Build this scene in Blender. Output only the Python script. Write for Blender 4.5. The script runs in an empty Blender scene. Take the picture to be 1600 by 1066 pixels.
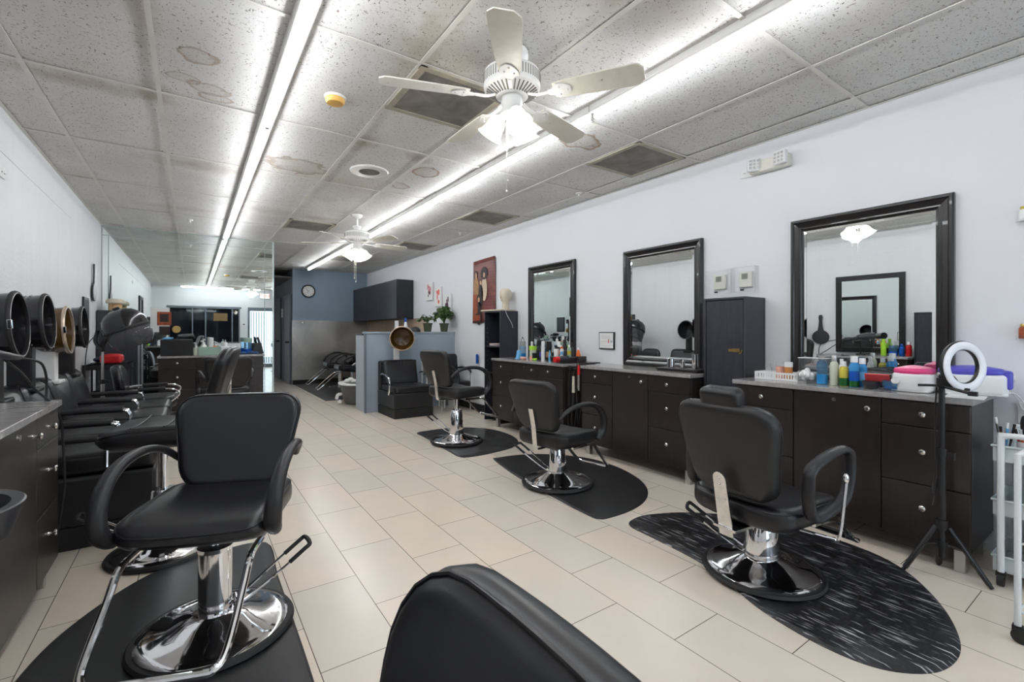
import bpy, math, random
from mathutils import Matrix, Vector
PI = math.pi
R = math.radians
C = bpy.context.scene.collection
rnd = random.Random(7)

# ------------------------------------------------------------------ camera, world, exposure
cam_data = bpy.data.cameras.new('camera')
cam_data.sensor_width = 36.0
cam_data.lens = 723.1 / 1600 * 36.0
cam_data.shift_y = -13.9 / 1600
cam_data.clip_start = 0.02
cam = bpy.data.objects.new('camera', cam_data)
C.objects.link(cam)
cam.location = (0, 0, 1.24)
cam.rotation_euler = (R(90), 0, -0.6053)
sc = bpy.context.scene
sc.camera = cam
sc.view_settings.view_transform = 'Standard'
sc.view_settings.look = 'None'
sc.view_settings.gamma = 1
sc.view_settings.use_curve_mapping = False
sc.view_settings.exposure = 0.44
world = bpy.data.worlds.new('daylight')
sc.world = world
world.use_nodes = True
wb = world.node_tree.nodes['Background']
wb.inputs[0].default_value = (0.72, 0.86, 1.0, 1)
wb.inputs[1].default_value = 2.6
TUBE = 26.0      # brightness of the fluorescent tubes
BULB = 1.1      # brightness of the fan lamp shades
ZC = 2.74        # ceiling height
XR, XL = 3.72, -1.04
YM = 8.58        # mirror wall
YB = 11.95       # far wall
YF = -1.30       # front wall

# ------------------------------------------------------------------ materials
def new_mat(name):
    m = bpy.data.materials.new(name)
    m.use_nodes = True
    return m, m.node_tree, m.node_tree.nodes['Principled BSDF']

def N(nt, typ, **kw):
    n = nt.nodes.new(typ)
    for k, v in kw.items():
        if k.startswith('i_'):
            key = k[2:].replace('_', ' ')
            n.inputs[int(key) if key.isdigit() else key].default_value = v
        else:
            setattr(n, k, v)
    return n

def ramp(nt, src, stops):
    r = nt.nodes.new('ShaderNodeValToRGB')
    cr = r.color_ramp
    while len(cr.elements) > 1:
        cr.elements.remove(cr.elements[-1])
    cr.elements[0].position = stops[0][0]
    c = stops[0][1]
    cr.elements[0].color = (c, c, c, 1) if isinstance(c, (int, float)) else (*c, 1)
    for p, c in stops[1:]:
        e = cr.elements.new(p)
        e.color = (c, c, c, 1) if isinstance(c, (int, float)) else (*c, 1)
    nt.links.new(src, r.inputs[0])
    return r.outputs[0]

def mixc(nt, fac, a, b, mode='MIX'):
    m = nt.nodes.new('ShaderNodeMix')
    m.data_type = 'RGBA'
    m.blend_type = mode
    for s, v in ((0, fac), (6, a), (7, b)):
        if hasattr(v, 'is_linked') or hasattr(v, 'links'):
            nt.links.new(v, m.inputs[s])
        elif isinstance(v, (int, float)):
            m.inputs[s].default_value = v if s == 0 else (v, v, v, 1)
        else:
            m.inputs[s].default_value = (*v, 1)
    return m.outputs[2]

def bump(nt, bsdf, src, strength, dist):
    b = nt.nodes.new('ShaderNodeBump')
    b.inputs['Strength'].default_value = strength
    b.inputs['Distance'].default_value = dist
    nt.links.new(src, b.inputs['Height'])
    nt.links.new(b.outputs[0], bsdf.inputs['Normal'])

def mat(name, col, rough=0.5, metal=0.0, var=0.0, scale=8.0, bmp=0.0, bscale=200.0, spec=0.5, coat=0.0, alpha=1.0,
        trans=0.0, ior=1.45, emit=None, estr=0.0, stretch=(1, 1, 1)):
    m, nt, b = new_mat(name)
    b.inputs['Base Color'].default_value = (*col, 1)
    b.inputs['Roughness'].default_value = rough
    b.inputs['Metallic'].default_value = metal
    b.inputs['Specular IOR Level'].default_value = spec
    b.inputs['Coat Weight'].default_value = coat
    b.inputs['Alpha'].default_value = alpha
    b.inputs['Transmission Weight'].default_value = trans
    b.inputs['IOR'].default_value = ior
    if emit:
        b.inputs['Emission Color'].default_value = (*emit, 1)
        b.inputs['Emission Strength'].default_value = estr
    if var or bmp:
        tc = N(nt, 'ShaderNodeTexCoord')
        mp = N(nt, 'ShaderNodeMapping')
        mp.inputs['Scale'].default_value = stretch
        nt.links.new(tc.outputs['Object'], mp.inputs[0])
    if var:
        n = N(nt, 'ShaderNodeTexNoise', i_Scale=scale, i_Detail=6.0)
        nt.links.new(mp.outputs[0], n.inputs['Vector'])
        lo = tuple(max(0, c * (1 - var)) for c in col)
        hi = tuple(min(1, c * (1 + var)) for c in col)
        nt.links.new(ramp(nt, n.outputs[0], [(0.3, lo), (0.7, hi)]), b.inputs['Base Color'])
    if bmp:
        n = N(nt, 'ShaderNodeTexNoise', i_Scale=bscale, i_Detail=3.0)
        nt.links.new(mp.outputs[0], n.inputs['Vector'])
        bump(nt, b, n.outputs[0], bmp, 0.002)
    return m

def srgb(r, g, b):
    return tuple(((c / 255) / 12.92 if c / 255 <= 0.04045 else ((c / 255 + 0.055) / 1.055) ** 2.4) for c in (r, g, b))

M_ = {}
M_['leather'] = mat('black_leather', (0.010, 0.010, 0.012), 0.33, bmp=0.08, bscale=420, spec=0.6)
M_['leather_dull'] = mat('black_vinyl_matte', (0.016, 0.016, 0.017), 0.42, bmp=0.1, bscale=380, var=0.15, scale=6)
M_['armpad'] = mat('black_urethane', (0.018, 0.018, 0.02), 0.42, bmp=0.1, bscale=300)
M_['chrome'] = mat('chrome', (0.82, 0.82, 0.84), 0.07, 1.0)
M_['chrome_worn'] = mat('worn_chrome', (0.7, 0.69, 0.67), 0.22, 1.0, var=0.12, scale=25)
M_['steel'] = mat('brushed_steel', (0.55, 0.54, 0.53), 0.3, 1.0)
M_['rubber'] = mat('black_rubber', (0.015, 0.015, 0.016), 0.6)
M_['plastic_black'] = mat('black_plastic', (0.014, 0.014, 0.015), 0.35)
M_['plastic_dark'] = mat('dark_plastic', (0.035, 0.035, 0.04), 0.3)
M_['white_plastic'] = mat('white_plastic', (0.8, 0.8, 0.79), 0.3)
M_['cream_plastic'] = mat('cream_plastic', (0.72, 0.7, 0.62), 0.35)
M_['white_enamel'] = mat('white_enamel', (0.8, 0.8, 0.78), 0.28)
M_['cart_green'] = mat('pale_grey_green_enamel', srgb(196, 205, 205), 0.35)
M_['cart_white'] = mat('cart_white_enamel', srgb(226, 229, 230), 0.35)
M_['amber'] = mat('amber_liquid', srgb(205, 140, 80), 0.2)
M_['mirror'] = mat('mirror_silver', (0.86, 0.9, 0.89), 0.0, 1.0)
M_['mirror_green'] = mat('mirror_silver_green', (0.80, 0.87, 0.855), 0.0, 1.0)
M_['mirror_edge'] = mat('mirror_edge', srgb(190, 205, 205), 0.1, 0.2)
M_['paper'] = mat('white_paper', (0.78, 0.78, 0.76), 0.7)
M_['red'] = mat('red_plastic', srgb(205, 30, 35), 0.35)
M_['pink'] = mat('pink_plastic', srgb(225, 70, 130), 0.25)
M_['purple'] = mat('purple_plastic', srgb(82, 80, 185), 0.3)
M_['blue'] = mat('blue_liquid', srgb(50, 135, 195), 0.1)
M_['deepblue'] = mat('deep_blue_plastic', srgb(22, 80, 170), 0.2)
M_['skyblue'] = mat('sky_blue_plastic', srgb(110, 180, 225), 0.3)
M_['palegreen'] = mat('pale_green_plastic', srgb(150, 175, 160), 0.35)
M_['lime'] = mat('lime_plastic', srgb(165, 215, 50), 0.3)
M_['orange'] = mat('orange_plastic', srgb(235, 110, 40), 0.3)
M_['yellow'] = mat('yellow_liquid', srgb(195, 180, 70), 0.2)
M_['green'] = mat('green_liquid', srgb(30, 90, 40), 0.2)
M_['pale_liquid'] = mat('pale_liquid', srgb(200, 205, 185), 0.15)
M_['peach'] = mat('peach_soap', srgb(225, 170, 150), 0.4)
M_['gold'] = mat('brass', srgb(190, 160, 100), 0.3, 1.0)
M_['tan'] = mat('tan_cork', srgb(205, 165, 120), 0.7, var=0.2, scale=30)
M_['linen'] = mat('cream_linen', srgb(215, 205, 185), 0.8, var=0.06, scale=40)
M_['cotton'] = mat('white_cotton', (0.8, 0.79, 0.78), 0.9)
M_['blackhair'] = mat('near_black_cloth', (0.012, 0.012, 0.014), 0.8)
M_['bluecloth'] = mat('navy_cloth', srgb(45, 75, 120), 0.85)
M_['navycloth'] = mat('dark_navy_cloth', srgb(40, 38, 70), 0.9)
M_['knob'] = mat('satin_nickel', (0.78, 0.75, 0.7), 0.2, 1.0)
M_['shade_glow'] = mat('lit_frosted_glass', (0.9, 0.9, 0.88), 0.3, emit=(1.0, 0.97, 0.92), estr=BULB)
M_['tube_glow'] = mat('lit_fluorescent_tube', (0.9, 0.9, 0.9), 0.3, emit=(0.93, 0.96, 1.0), estr=TUBE)
M_['leaf'] = mat('green_leaf', srgb(70, 98, 52), 0.5, var=0.35, scale=18)
M_['pot'] = mat('olive_plastic_pot', srgb(72, 82, 62), 0.6)
M_['hood_black'] = mat('glossy_black_hood', (0.012, 0.012, 0.014), 0.18, coat=0.3)
M_['hood_brown'] = mat('smoky_brown_hood', srgb(84, 60, 28), 0.2, var=0.1, scale=12)
M_['smoke_glass'] = mat('smoked_visor', (0.10, 0.10, 0.11), 0.06, alpha=0.5)
M_['clear'] = mat('clear_acrylic', (0.92, 0.94, 0.95), 0.03, trans=0.9, ior=1.15, alpha=0.2)
M_['blue_glass'] = mat('blue_glass', srgb(120, 175, 215), 0.05, trans=0.7, ior=1.2, alpha=0.6)
M_['door_glass'] = mat('door_glass', (1, 1, 1), 0.0, trans=1.0, ior=1.02)
M_['dark_glass'] = mat('dark_tinted_glass', srgb(22, 26, 34), 0.04, 0.0)
M_['grey_blind'] = mat('slate_blind', srgb(62, 70, 80), 0.6)
M_['gray_frame'] = mat('blue_grey_paint', srgb(110, 118, 130), 0.45)
M_['dark_door'] = mat('grey_door_paint', srgb(130, 128, 128), 0.5)
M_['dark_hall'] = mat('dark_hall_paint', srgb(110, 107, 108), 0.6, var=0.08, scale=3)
M_['blue_paint'] = mat('slate_blue_paint', srgb(138, 156, 172), 0.55, var=0.03, scale=2)
M_['partition_paint'] = mat('blue_grey_partition_paint', srgb(152, 166, 178), 0.5, var=0.05, scale=3)
M_['wing_paint'] = mat('pale_blue_paint', srgb(178, 188, 196), 0.5)
M_['black_base'] = mat('black_baseboard', (0.012, 0.012, 0.013), 0.45)
M_['tub_grey'] = mat('tub_grey', srgb(95, 97, 99), 0.45)
M_['exit_red'] = mat('exit_sign_red', (0.8, 0.05, 0.04), 0.4, emit=(1, 0.1, 0.06), estr=2.0)
M_['exit_face'] = mat('lit_sign_face', (0.9, 0.85, 0.85), 0.4, emit=(1.0, 0.9, 0.9), estr=0.8)
M_['frame_brown'] = mat('dark_wood_frame', (0.013, 0.011, 0.0105), 0.28, coat=0.2)
M_['ring_white'] = mat('milky_diffuser', (0.82, 0.83, 0.86), 0.25)
M_['mat_black'] = mat('black_foam_mat', (0.02, 0.02, 0.021), 0.42, bmp=0.15, bscale=250)
M_['yellowed'] = mat('yellowed_plastic', srgb(226, 178, 92), 0.4)

def wood_dark(name, col, streak=0.35, rough=0.3):
    m, nt, b = new_mat(name)
    tc = N(nt, 'ShaderNodeTexCoord')
    mp = N(nt, 'ShaderNodeMapping')
    mp.inputs['Scale'].default_value = (14, 14, 1.2)
    nt.links.new(tc.outputs['Object'], mp.inputs[0])
    n = N(nt, 'ShaderNodeTexNoise', i_Scale=4.0, i_Detail=8.0, i_Distortion=0.6)
    nt.links.new(mp.outputs[0], n.inputs['Vector'])
    c = ramp(nt, n.outputs[0], [(0.3, tuple(x * (1 - streak) for x in col)), (0.7, tuple(x * (1 + streak) for x in col))])
    nt.links.new(c, b.inputs['Base Color'])
    b.inputs['Roughness'].default_value = rough
    bump(nt, b, n.outputs[0], 0.08, 0.001)
    return m
M_['espresso'] = wood_dark('espresso_laminate', srgb(40, 33, 31), 0.2, 0.3)
M_['blueblack'] = wood_dark('blue_black_wood', srgb(42, 44, 53), 0.28, 0.42)
M_['inside_black'] = mat('black_laminate_inside', (0.012, 0.012, 0.013), 0.6)

def countertop():
    m, nt, b = new_mat('grey_streaked_laminate')
    tc = N(nt, 'ShaderNodeTexCoord')
    mp = N(nt, 'ShaderNodeMapping')
    mp.inputs['Scale'].default_value = (10, 0.9, 10)
    nt.links.new(tc.outputs['Object'], mp.inputs[0])
    n = N(nt, 'ShaderNodeTexNoise', i_Scale=3.0, i_Detail=8.0)
    nt.links.new(mp.outputs[0], n.inputs['Vector'])
    nt.links.new(ramp(nt, n.outputs[0], [(0.3, srgb(142, 139, 139)), (0.5, srgb(152, 149, 148)), (0.75, srgb(166, 162, 160))]), b.inputs['Base Color'])
    b.inputs['Roughness'].default_value = 0.17
    return m
M_['counter'] = countertop()

def floor_mat():
    m, nt, b = new_mat('beige_floor_tile')
    tc = N(nt, 'ShaderNodeTexCoord')
    mp = N(nt, 'ShaderNodeMapping')
    mp.inputs['Rotation'].default_value = (0, 0, R(90))
    # texture x runs along the room's length: bricks 0.614 long, rows 0.304 wide
    mp.inputs['Location'].default_value = (FX, FY, 0)
    nt.links.new(tc.outputs['Object'], mp.inputs[0])
    br = N(nt, 'ShaderNodeTexBrick', offset=0.5, squash=1.0)
    br.inputs['Scale'].default_value = 1.0
    br.inputs['Mortar Size'].default_value = 0.0018
    br.inputs['Mortar Smooth'].default_value = 0.2
    br.inputs['Bias'].default_value = 0.0
    br.inputs['Brick Width'].default_value = 0.617
    br.inputs['Row Height'].default_value = 0.3035
    br.inputs['Color1'].default_value = (*srgb(233, 218, 202), 1)
    br.inputs['Color2'].default_value = (*srgb(223, 214, 201), 1)
    br.inputs['Mortar'].default_value = (*srgb(92, 84, 74), 1)
    nt.links.new(mp.outputs[0], br.inputs['Vector'])
    n = N(nt, 'ShaderNodeTexNoise', i_Scale=2.2, i_Detail=6.0)
    nt.links.new(tc.outputs['Object'], n.inputs['Vector'])
    cl = ramp(nt, n.outputs[0], [(0.3, (0.95, 0.975, 0.97)), (0.7, (1.03, 1.0, 0.98))])
    n2 = N(nt, 'ShaderNodeTexNoise', i_Scale=14.0, i_Detail=8.0, i_Distortion=1.0)
    nt.links.new(tc.outputs['Object'], n2.inputs['Vector'])
    cl2 = ramp(nt, n2.outputs[0], [(0.2, (0.985, 0.98, 0.97)), (0.8, (1.005, 1.005, 1.005))])
    c = mixc(nt, 1.0, br.outputs['Color'], cl, 'MULTIPLY')
    c = mixc(nt, 1.0, c, cl2, 'MULTIPLY')
    nt.links.new(c, b.inputs['Base Color'])
    rg = ramp(nt, n2.outputs[0], [(0.3, 0.235), (0.7, 0.25)])
    nt.links.new(rg, b.inputs['Roughness'])
    inv = N(nt, 'ShaderNodeMath', operation='SUBTRACT')
    inv.inputs[0].default_value = 1.0
    nt.links.new(br.outputs['Fac'], inv.inputs[1])
    bump(nt, b, inv.outputs[0], 0.35, 0.002)
    b.inputs['Specular IOR Level'].default_value = 0.45
    return m
FX, FY = 0.5435, -0.0815

def wall_mat(name, col, rough=0.6, bstr=0.15, bscale=40, spots=False, streaks=0.0):
    m, nt, b = new_mat(name)
    tc = N(nt, 'ShaderNodeTexCoord')
    n = N(nt, 'ShaderNodeTexNoise', i_Scale=1.1, i_Detail=5.0)
    nt.links.new(tc.outputs['Object'], n.inputs['Vector'])
    c = ramp(nt, n.outputs[0], [(0.3, tuple(x * 0.955 for x in col)), (0.7, col)])
    if streaks:
        mp = N(nt, 'ShaderNodeMapping')
        mp.inputs['Scale'].default_value = (6, 6, 0.5)
        nt.links.new(tc.outputs['Object'], mp.inputs[0])
        n3 = N(nt, 'ShaderNodeTexNoise', i_Scale=2.0, i_Detail=4.0)
        nt.links.new(mp.outputs[0], n3.inputs['Vector'])
        c = mixc(nt, 1.0, c, ramp(nt, n3.outputs[0], [(0.35, 1 - streaks), (0.65, 1.0)]), 'MULTIPLY')
    if spots:
        v = N(nt, 'ShaderNodeTexVoronoi', i_Scale=2.3)
        nt.links.new(tc.outputs['Object'], v.inputs['Vector'])
        c = mixc(nt, ramp(nt, v.outputs['Distance'], [(0.018, 0.75), (0.03, 0.0)]), c, (0.35, 0.34, 0.34))
    nt.links.new(c, b.inputs['Base Color'])
    b.inputs['Roughness'].default_value = rough
    n2 = N(nt, 'ShaderNodeTexNoise', i_Scale=bscale, i_Detail=5.0)
    nt.links.new(tc.outputs['Object'], n2.inputs['Vector'])
    bump(nt, b, n2.outputs[0], bstr, 0.006)
    return m
M_['wall_white'] = wall_mat('white_wall_paint', (0.76, 0.775, 0.80), 0.6, 0.10, 60)
M_['wall_left'] = wall_mat('textured_white_paint', (0.76, 0.77, 0.785), 0.5, 0.6, 34, spots=True, streaks=0.03)

def ceiling_mat():
    m, nt, b = new_mat('fissured_ceiling_tile')
    tc = N(nt, 'ShaderNodeTexCoord')
    P = tc.outputs['Object']
    mp = N(nt, 'ShaderNodeMapping')
    mp.inputs['Scale'].default_value = (110, 50, 50)
    mp.inputs['Rotation'].default_value = (0, 0, R(25))
    nt.links.new(P, mp.inputs[0])
    n1 = N(nt, 'ShaderNodeTexNoise', i_Scale=1.0, i_Detail=1.0, i_Distortion=1.2)
    nt.links.new(mp.outputs[0], n1.inputs['Vector'])
    mp2 = N(nt, 'ShaderNodeMapping')
    mp2.inputs['Scale'].default_value = (52, 118, 50)
    mp2.inputs['Rotation'].default_value = (0, 0, R(-15))
    nt.links.new(P, mp2.inputs[0])
    n2 = N(nt, 'ShaderNodeTexNoise', i_Scale=1.0, i_Detail=1.0, i_Distortion=1.0)
    nt.links.new(mp2.outputs[0], n2.inputs['Vector'])
    f1 = ramp(nt, n1.outputs[0], [(0.67, 0.0), (0.71, 1.0)])
    f2 = ramp(nt, n2.outputs[0], [(0.67, 0.0), (0.71, 1.0)])
    fm = N(nt, 'ShaderNodeMath', operation='MAXIMUM')
    nt.links.new(f1, fm.inputs[0]); nt.links.new(f2, fm.inputs[1])
    nl = N(nt, 'ShaderNodeTexNoise', i_Scale=0.9, i_Detail=4.0)
    nt.links.new(P, nl.inputs['Vector'])
    base = ramp(nt, nl.outputs[0], [(0.3, srgb(212, 210, 207)), (0.55, srgb(226, 225, 223)), (0.75, srgb(214, 209, 202))])
    c = mixc(nt, fm.outputs[0], base, srgb(135, 126, 116))
    # water stains: brown rings and blotches of their own at places of the tiles
    nn = N(nt, 'ShaderNodeTexNoise', i_Scale=9.0, i_Detail=3.0)
    nt.links.new(P, nn.inputs['Vector'])
    def stain(c, x, y, rx, ry, ang, ring, col, k):
        m1 = N(nt, 'ShaderNodeMapping', vector_type='TEXTURE')
        m1.inputs['Location'].default_value = (x, y, ZC)
        m1.inputs['Rotation'].default_value = (0, 0, R(ang))
        m1.inputs['Scale'].default_value = (rx * 2, ry * 2, 1)
        nt.links.new(P, m1.inputs[0])
        ln = N(nt, 'ShaderNodeVectorMath', operation='LENGTH')
        nt.links.new(m1.outputs[0], ln.inputs[0])
        ad = N(nt, 'ShaderNodeMath', operation='MULTIPLY_ADD')
        nt.links.new(nn.outputs[0], ad.inputs[0])
        ad.inputs[1].default_value = 0.55
        nt.links.new(ln.outputs['Value'], ad.inputs[2])
        if ring:
            f = ramp(nt, ad.outputs[0], [(0.2, 0.15 * k), (0.62, 0.3 * k), (0.73, min(1, 1.1 * k)), (0.78, 0.0)])
        else:
            f = ramp(nt, ad.outputs[0], [(0.3, k), (0.62, 0.45 * k), (0.80, 0.0)])
        return mixc(nt, f, c, col)
    brown = srgb(150, 118, 86)
    S = [(0.04, 3.03, .10, .09, 0, 1, .6), (-0.04, 3.35, .09, .06, 0, 1, .5), (0.10, 3.42, .12, .08, 10, 1, .5), (0.13, 3.53, .10, .06, 0, 1, .6),
         (0.80, 4.55, .26, .20, 20, 1, .55), (0.0, 5.05, .45, .16, 0, 0, .45), (-0.55, 3.75, .45, .12, 0, 0, .5), (-0.2, 3.70, .12, .22, 0, 0, .45),
         (2.52, 2.70, .20, .13, 10, 1, .75), (1.81, 4.04, .12, .14, 0, 1, .8), (1.75, 4.56, .10, .10, 0, 1, .6), (1.62, 3.75, .16, .10, 30, 0, .6),
         (2.0, 3.3, .28, .14, 20, 0, .45), (1.12, 3.72, .12, .2, 0, 0, .5), (1.0, 2.3, .12, .6, 0, 0, .4), (1.3, 2.2, .5, .25, 0, 0, .35), (0.44, 4.6, .1, .8, 0, 0, .25),
         (-0.2, 2.6, .08, .7, 0, 0, .4), (2.2, 4.9, .6, .2, 0, 0, .25), (0.7, 6.4, .5, .2, 0, 0, .3), (-0.1, 6.9, .5, .15, 0, 0, .3), (1.35, 6.45, .3, .15, 0, 0, .4),
         (2.5, 6.5, .4, .2, 0, 0, .35), (1.9, 1.35, .5, .25, 0, 0, .35)]
    for (x, y, rx, ry, a, ring, k) in S:
        c = stain(c, x, y, rx, ry, a, ring, brown if ring else srgb(158, 140, 118), k)
    nt.links.new(c, b.inputs['Base Color'])
    b.inputs['Roughness'].default_value = 0.85
    b.inputs['Specular IOR Level'].default_value = 0.2
    inv = N(nt, 'ShaderNodeMath', operation='SUBTRACT')
    inv.inputs[0].default_value = 1.0
    nt.links.new(fm.outputs[0], inv.inputs[1])
    bump(nt, b, inv.outputs[0], 0.5, 0.004)
    return m

def metal_wall_mat():
    m, nt, b = new_mat('smudged_sheet_metal')
    tc = N(nt, 'ShaderNodeTexCoord')
    n = N(nt, 'ShaderNodeTexNoise', i_Scale=1.6, i_Detail=6.0, i_Distortion=0.5)
    nt.links.new(tc.outputs['Object'], n.inputs['Vector'])
    nt.links.new(ramp(nt, n.outputs[0], [(0.3, srgb(150, 149, 147)), (0.7, srgb(196, 195, 192))]), b.inputs['Base Color'])
    nt.links.new(ramp(nt, n.outputs[0], [(0.3, 0.25), (0.7, 0.45)]), b.inputs['Roughness'])
    b.inputs['Metallic'].default_value = 0.9
    return m
M_['metal_wall'] = metal_wall_mat()

def streak_mat():
    m, nt, b = new_mat('black_mat_with_white_streaks')
    tc = N(nt, 'ShaderNodeTexCoord')
    mp = N(nt, 'ShaderNodeMapping')
    mp.inputs['Scale'].default_value = (60, 5, 1)
    nt.links.new(tc.outputs['Object'], mp.inputs[0])
    n = N(nt, 'ShaderNodeTexNoise', i_Scale=1.6, i_Detail=3.0, i_Distortion=0.3)
    nt.links.new(mp.outputs[0], n.inputs['Vector'])
    nt.links.new(ramp(nt, n.outputs[0], [(0.585, (0.016, 0.016, 0.018)), (0.65, (0.30, 0.30, 0.31)), (0.75, (0.6, 0.6, 0.6))]), b.inputs['Base Color'])
    b.inputs['Roughness'].default_value = 0.38
    bump(nt, b, n.outputs[0], 0.1, 0.002)
    return m
M_['mat_streak'] = streak_mat()

def grille_mat():
    m, nt, b = new_mat('dusty_vent_filter')
    tc = N(nt, 'ShaderNodeTexCoord')
    n = N(nt, 'ShaderNodeTexNoise', i_Scale=5.0, i_Detail=7.0, i_Distortion=0.8)
    nt.links.new(tc.outputs['Object'], n.inputs['Vector'])
    nt.links.new(ramp(nt, n.outputs[0], [(0.3, srgb(112, 108, 102)), (0.6, srgb(140, 136, 130)), (0.8, srgb(165, 160, 152))]), b.inputs['Base Color'])
    b.inputs['Roughness'].default_value = 0.9
    w = N(nt, 'ShaderNodeTexWave', i_Scale=18.0)
    nt.links.new(tc.outputs['Object'], w.inputs['Vector'])
    bump(nt, b, w.outputs[0], 0.15, 0.003)
    return m
M_['grille'] = grille_mat()
M_['grille_frame'] = mat('dusty_grille_frame', srgb(176, 168, 152), 0.7, var=0.15, scale=10)

def poster_mat():
    m, nt, b = new_mat('printed_brick_backdrop')
    tc = N(nt, 'ShaderNodeTexCoord')
    mp = N(nt, 'ShaderNodeMapping')
    mp.inputs['Rotation'].default_value = (R(90), 0, R(90))
    nt.links.new(tc.outputs['Object'], mp.inputs[0])
    br = N(nt, 'ShaderNodeTexBrick')
    br.inputs['Scale'].default_value = 12.0
    br.inputs['Color1'].default_value = (*srgb(132, 66, 58), 1)
    br.inputs['Color2'].default_value = (*srgb(108, 52, 48), 1)
    br.inputs['Mortar'].default_value = (*srgb(145, 92, 84), 1)
    nt.links.new(mp.outputs[0], br.inputs['Vector'])
    n = N(nt, 'ShaderNodeTexNoise', i_Scale=4.0, i_Detail=5.0)
    nt.links.new(tc.outputs['Object'], n.inputs['Vector'])
    c = mixc(nt, ramp(nt, n.outputs[0], [(0.4, 0.0), (0.65, 0.75)]), br.outputs['Color'], srgb(70, 42, 34))
    nt.links.new(c, b.inputs['Base Color'])
    b.inputs['Roughness'].default_value = 0.4
    return m
M_['poster'] = poster_mat()

# ------------------------------------------------------------------ mesh builder
class MB:
    def __init__(self):
        self.v = []; self.f = []; self.mi = []; self.cur = 0
    def add(self, vs, fs, X=None):
        o = len(self.v)
        self.v += [tuple(X @ Vector(p)) for p in vs] if X is not None else [tuple(p) for p in vs]
        self.f += [tuple(i + o for i in f) for f in fs]
        self.mi += [self.cur] * len(fs)
        return self
    def box(self, x0, y0, z0, x1, y1, z1, X=None):
        vs = [(x, y, z) for x in (x0, x1) for y in (y0, y1) for z in (z0, z1)]
        return self.add(vs, [(0, 1, 3, 2), (4, 6, 7, 5), (0, 4, 5, 1), (2, 3, 7, 6), (0, 2, 6, 4), (1, 5, 7, 3)], X)
    def cbox(self, c, s, X=None):
        return self.box(c[0] - s[0] / 2, c[1] - s[1] / 2, c[2] - s[2] / 2, c[0] + s[0] / 2, c[1] + s[1] / 2, c[2] + s[2] / 2, X)
    def lathe(self, prof, seg=32, o=(0, 0, 0), axis='Z', sx=1.0, sy=1.0, X=None):
        vs = []; fs = []
        n = len(prof)
        for i in range(seg):
            a = 2 * PI * i / seg
            for r, z in prof:
                p = (r * math.cos(a) * sx, r * math.sin(a) * sy, z)
                if axis == 'X': p = (p[2], p[0], p[1])
                if axis == 'Y': p = (p[1], p[2], p[0])
                vs.append((p[0] + o[0], p[1] + o[1], p[2] + o[2]))
        for i in range(seg):
            j = (i + 1) % seg
            for k in range(n - 1):
                fs.append((i * n + k, j * n + k, j * n + k + 1, i * n + k + 1))
        ring = prof[0][0] > 1e-6 and prof[-1][0] > 1e-6 and abs(prof[0][0] - prof[-1][0]) < 0.03 and abs(prof[0][1] - prof[-1][1]) < 0.02 and n > 3
        if prof[0][0] > 1e-6 and not ring: fs.append(tuple(i * n for i in range(seg))[::-1])
        if prof[-1][0] > 1e-6 and not ring: fs.append(tuple(i * n + n - 1 for i in range(seg)))
        return self.add(vs, fs, X)
    def cyl(self, c, r, h, seg=24, axis='Z', r2=None, X=None):
        return self.lathe([(r, 0), (r if r2 is None else r2, h)], seg, c, axis, X=X)
    def tube(self, pts, r, seg=10, closed=False, flat=None, smooth=4, up=None, X=None):
        """swept tube; r number or list; flat=(k) squeezes across the second axis; smooth=subdivisions of a Catmull-Rom path"""
        P = [Vector(p) for p in pts]
        n = len(P)
        rs = list(r) if isinstance(r, (list, tuple)) else [r] * n
        if smooth > 1 and n > 2:
            Q = []; rq = []
            rng = range(n) if closed else range(n - 1)
            for i in rng:
                p0 = P[(i - 1) % n] if closed or i > 0 else P[0] * 2 - P[1]
                p1 = P[i]; p2 = P[(i + 1) % n]
                p3 = P[(i + 2) % n] if closed or i + 2 < n else P[-1] * 2 - P[-2]
                for s in range(smooth):
                    t = s / smooth
                    Q.append(0.5 * ((2 * p1) + (-p0 + p2) * t + (2 * p0 - 5 * p1 + 4 * p2 - p3) * t * t + (-p0 + 3 * p1 - 3 * p2 + p3) * t ** 3))
                    rq.append(rs[i] * (1 - t) + rs[(i + 1) % n] * t)
            if not closed: Q.append(P[-1]); rq.append(rs[-1])
            P, rs, n = Q, rq, len(Q)
        T = []
        for i in range(n):
            a = P[(i - 1) % n] if closed or i > 0 else P[i]
            b = P[(i + 1) % n] if closed or i < n - 1 else P[i]
            t = (b - a)
            T.append(t.normalized() if t.length > 1e-9 else Vector((0, 0, 1)))
        u = Vector(up) if up else (Vector((0, 0, 1)) if abs(T[0].z) < 0.9 else Vector((1, 0, 0)))
        vs = []; fs = []
        for i in range(n):
            u = (u - T[i] * u.dot(T[i]))
            if u.length < 1e-6: u = Vector((1, 0, 0)) - T[i] * T[i].x
            u.normalize()
            w = T[i].cross(u)
            for k in range(seg):
                a = 2 * PI * k / seg
                vs.append(P[i] + u * (math.cos(a) * rs[i] * (flat or 1.0)) + w * (math.sin(a) * rs[i]))
        m = n if closed else n - 1
        for i in range(m):
            j = (i + 1) % n
            for k in range(seg):
                l = (k + 1) % seg
                fs.append((i * seg + k, i * seg + l, j * seg + l, j * seg + k))
        if not closed:
            fs.append(tuple(range(seg))[::-1]); fs.append(tuple((n - 1) * seg + k for k in range(seg)))
        return self.add(vs, fs, X)
    def prism(self, poly, z0, z1, X=None):
        n = len(poly)
        vs = [(x, y, z0) for x, y in poly] + [(x, y, z1) for x, y in poly]
        fs = [tuple(range(n))[::-1], tuple(range(n, 2 * n))] + [(i, (i + 1) % n, n + (i + 1) % n, n + i) for i in range(n)]
        return self.add(vs, fs, X)
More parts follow.
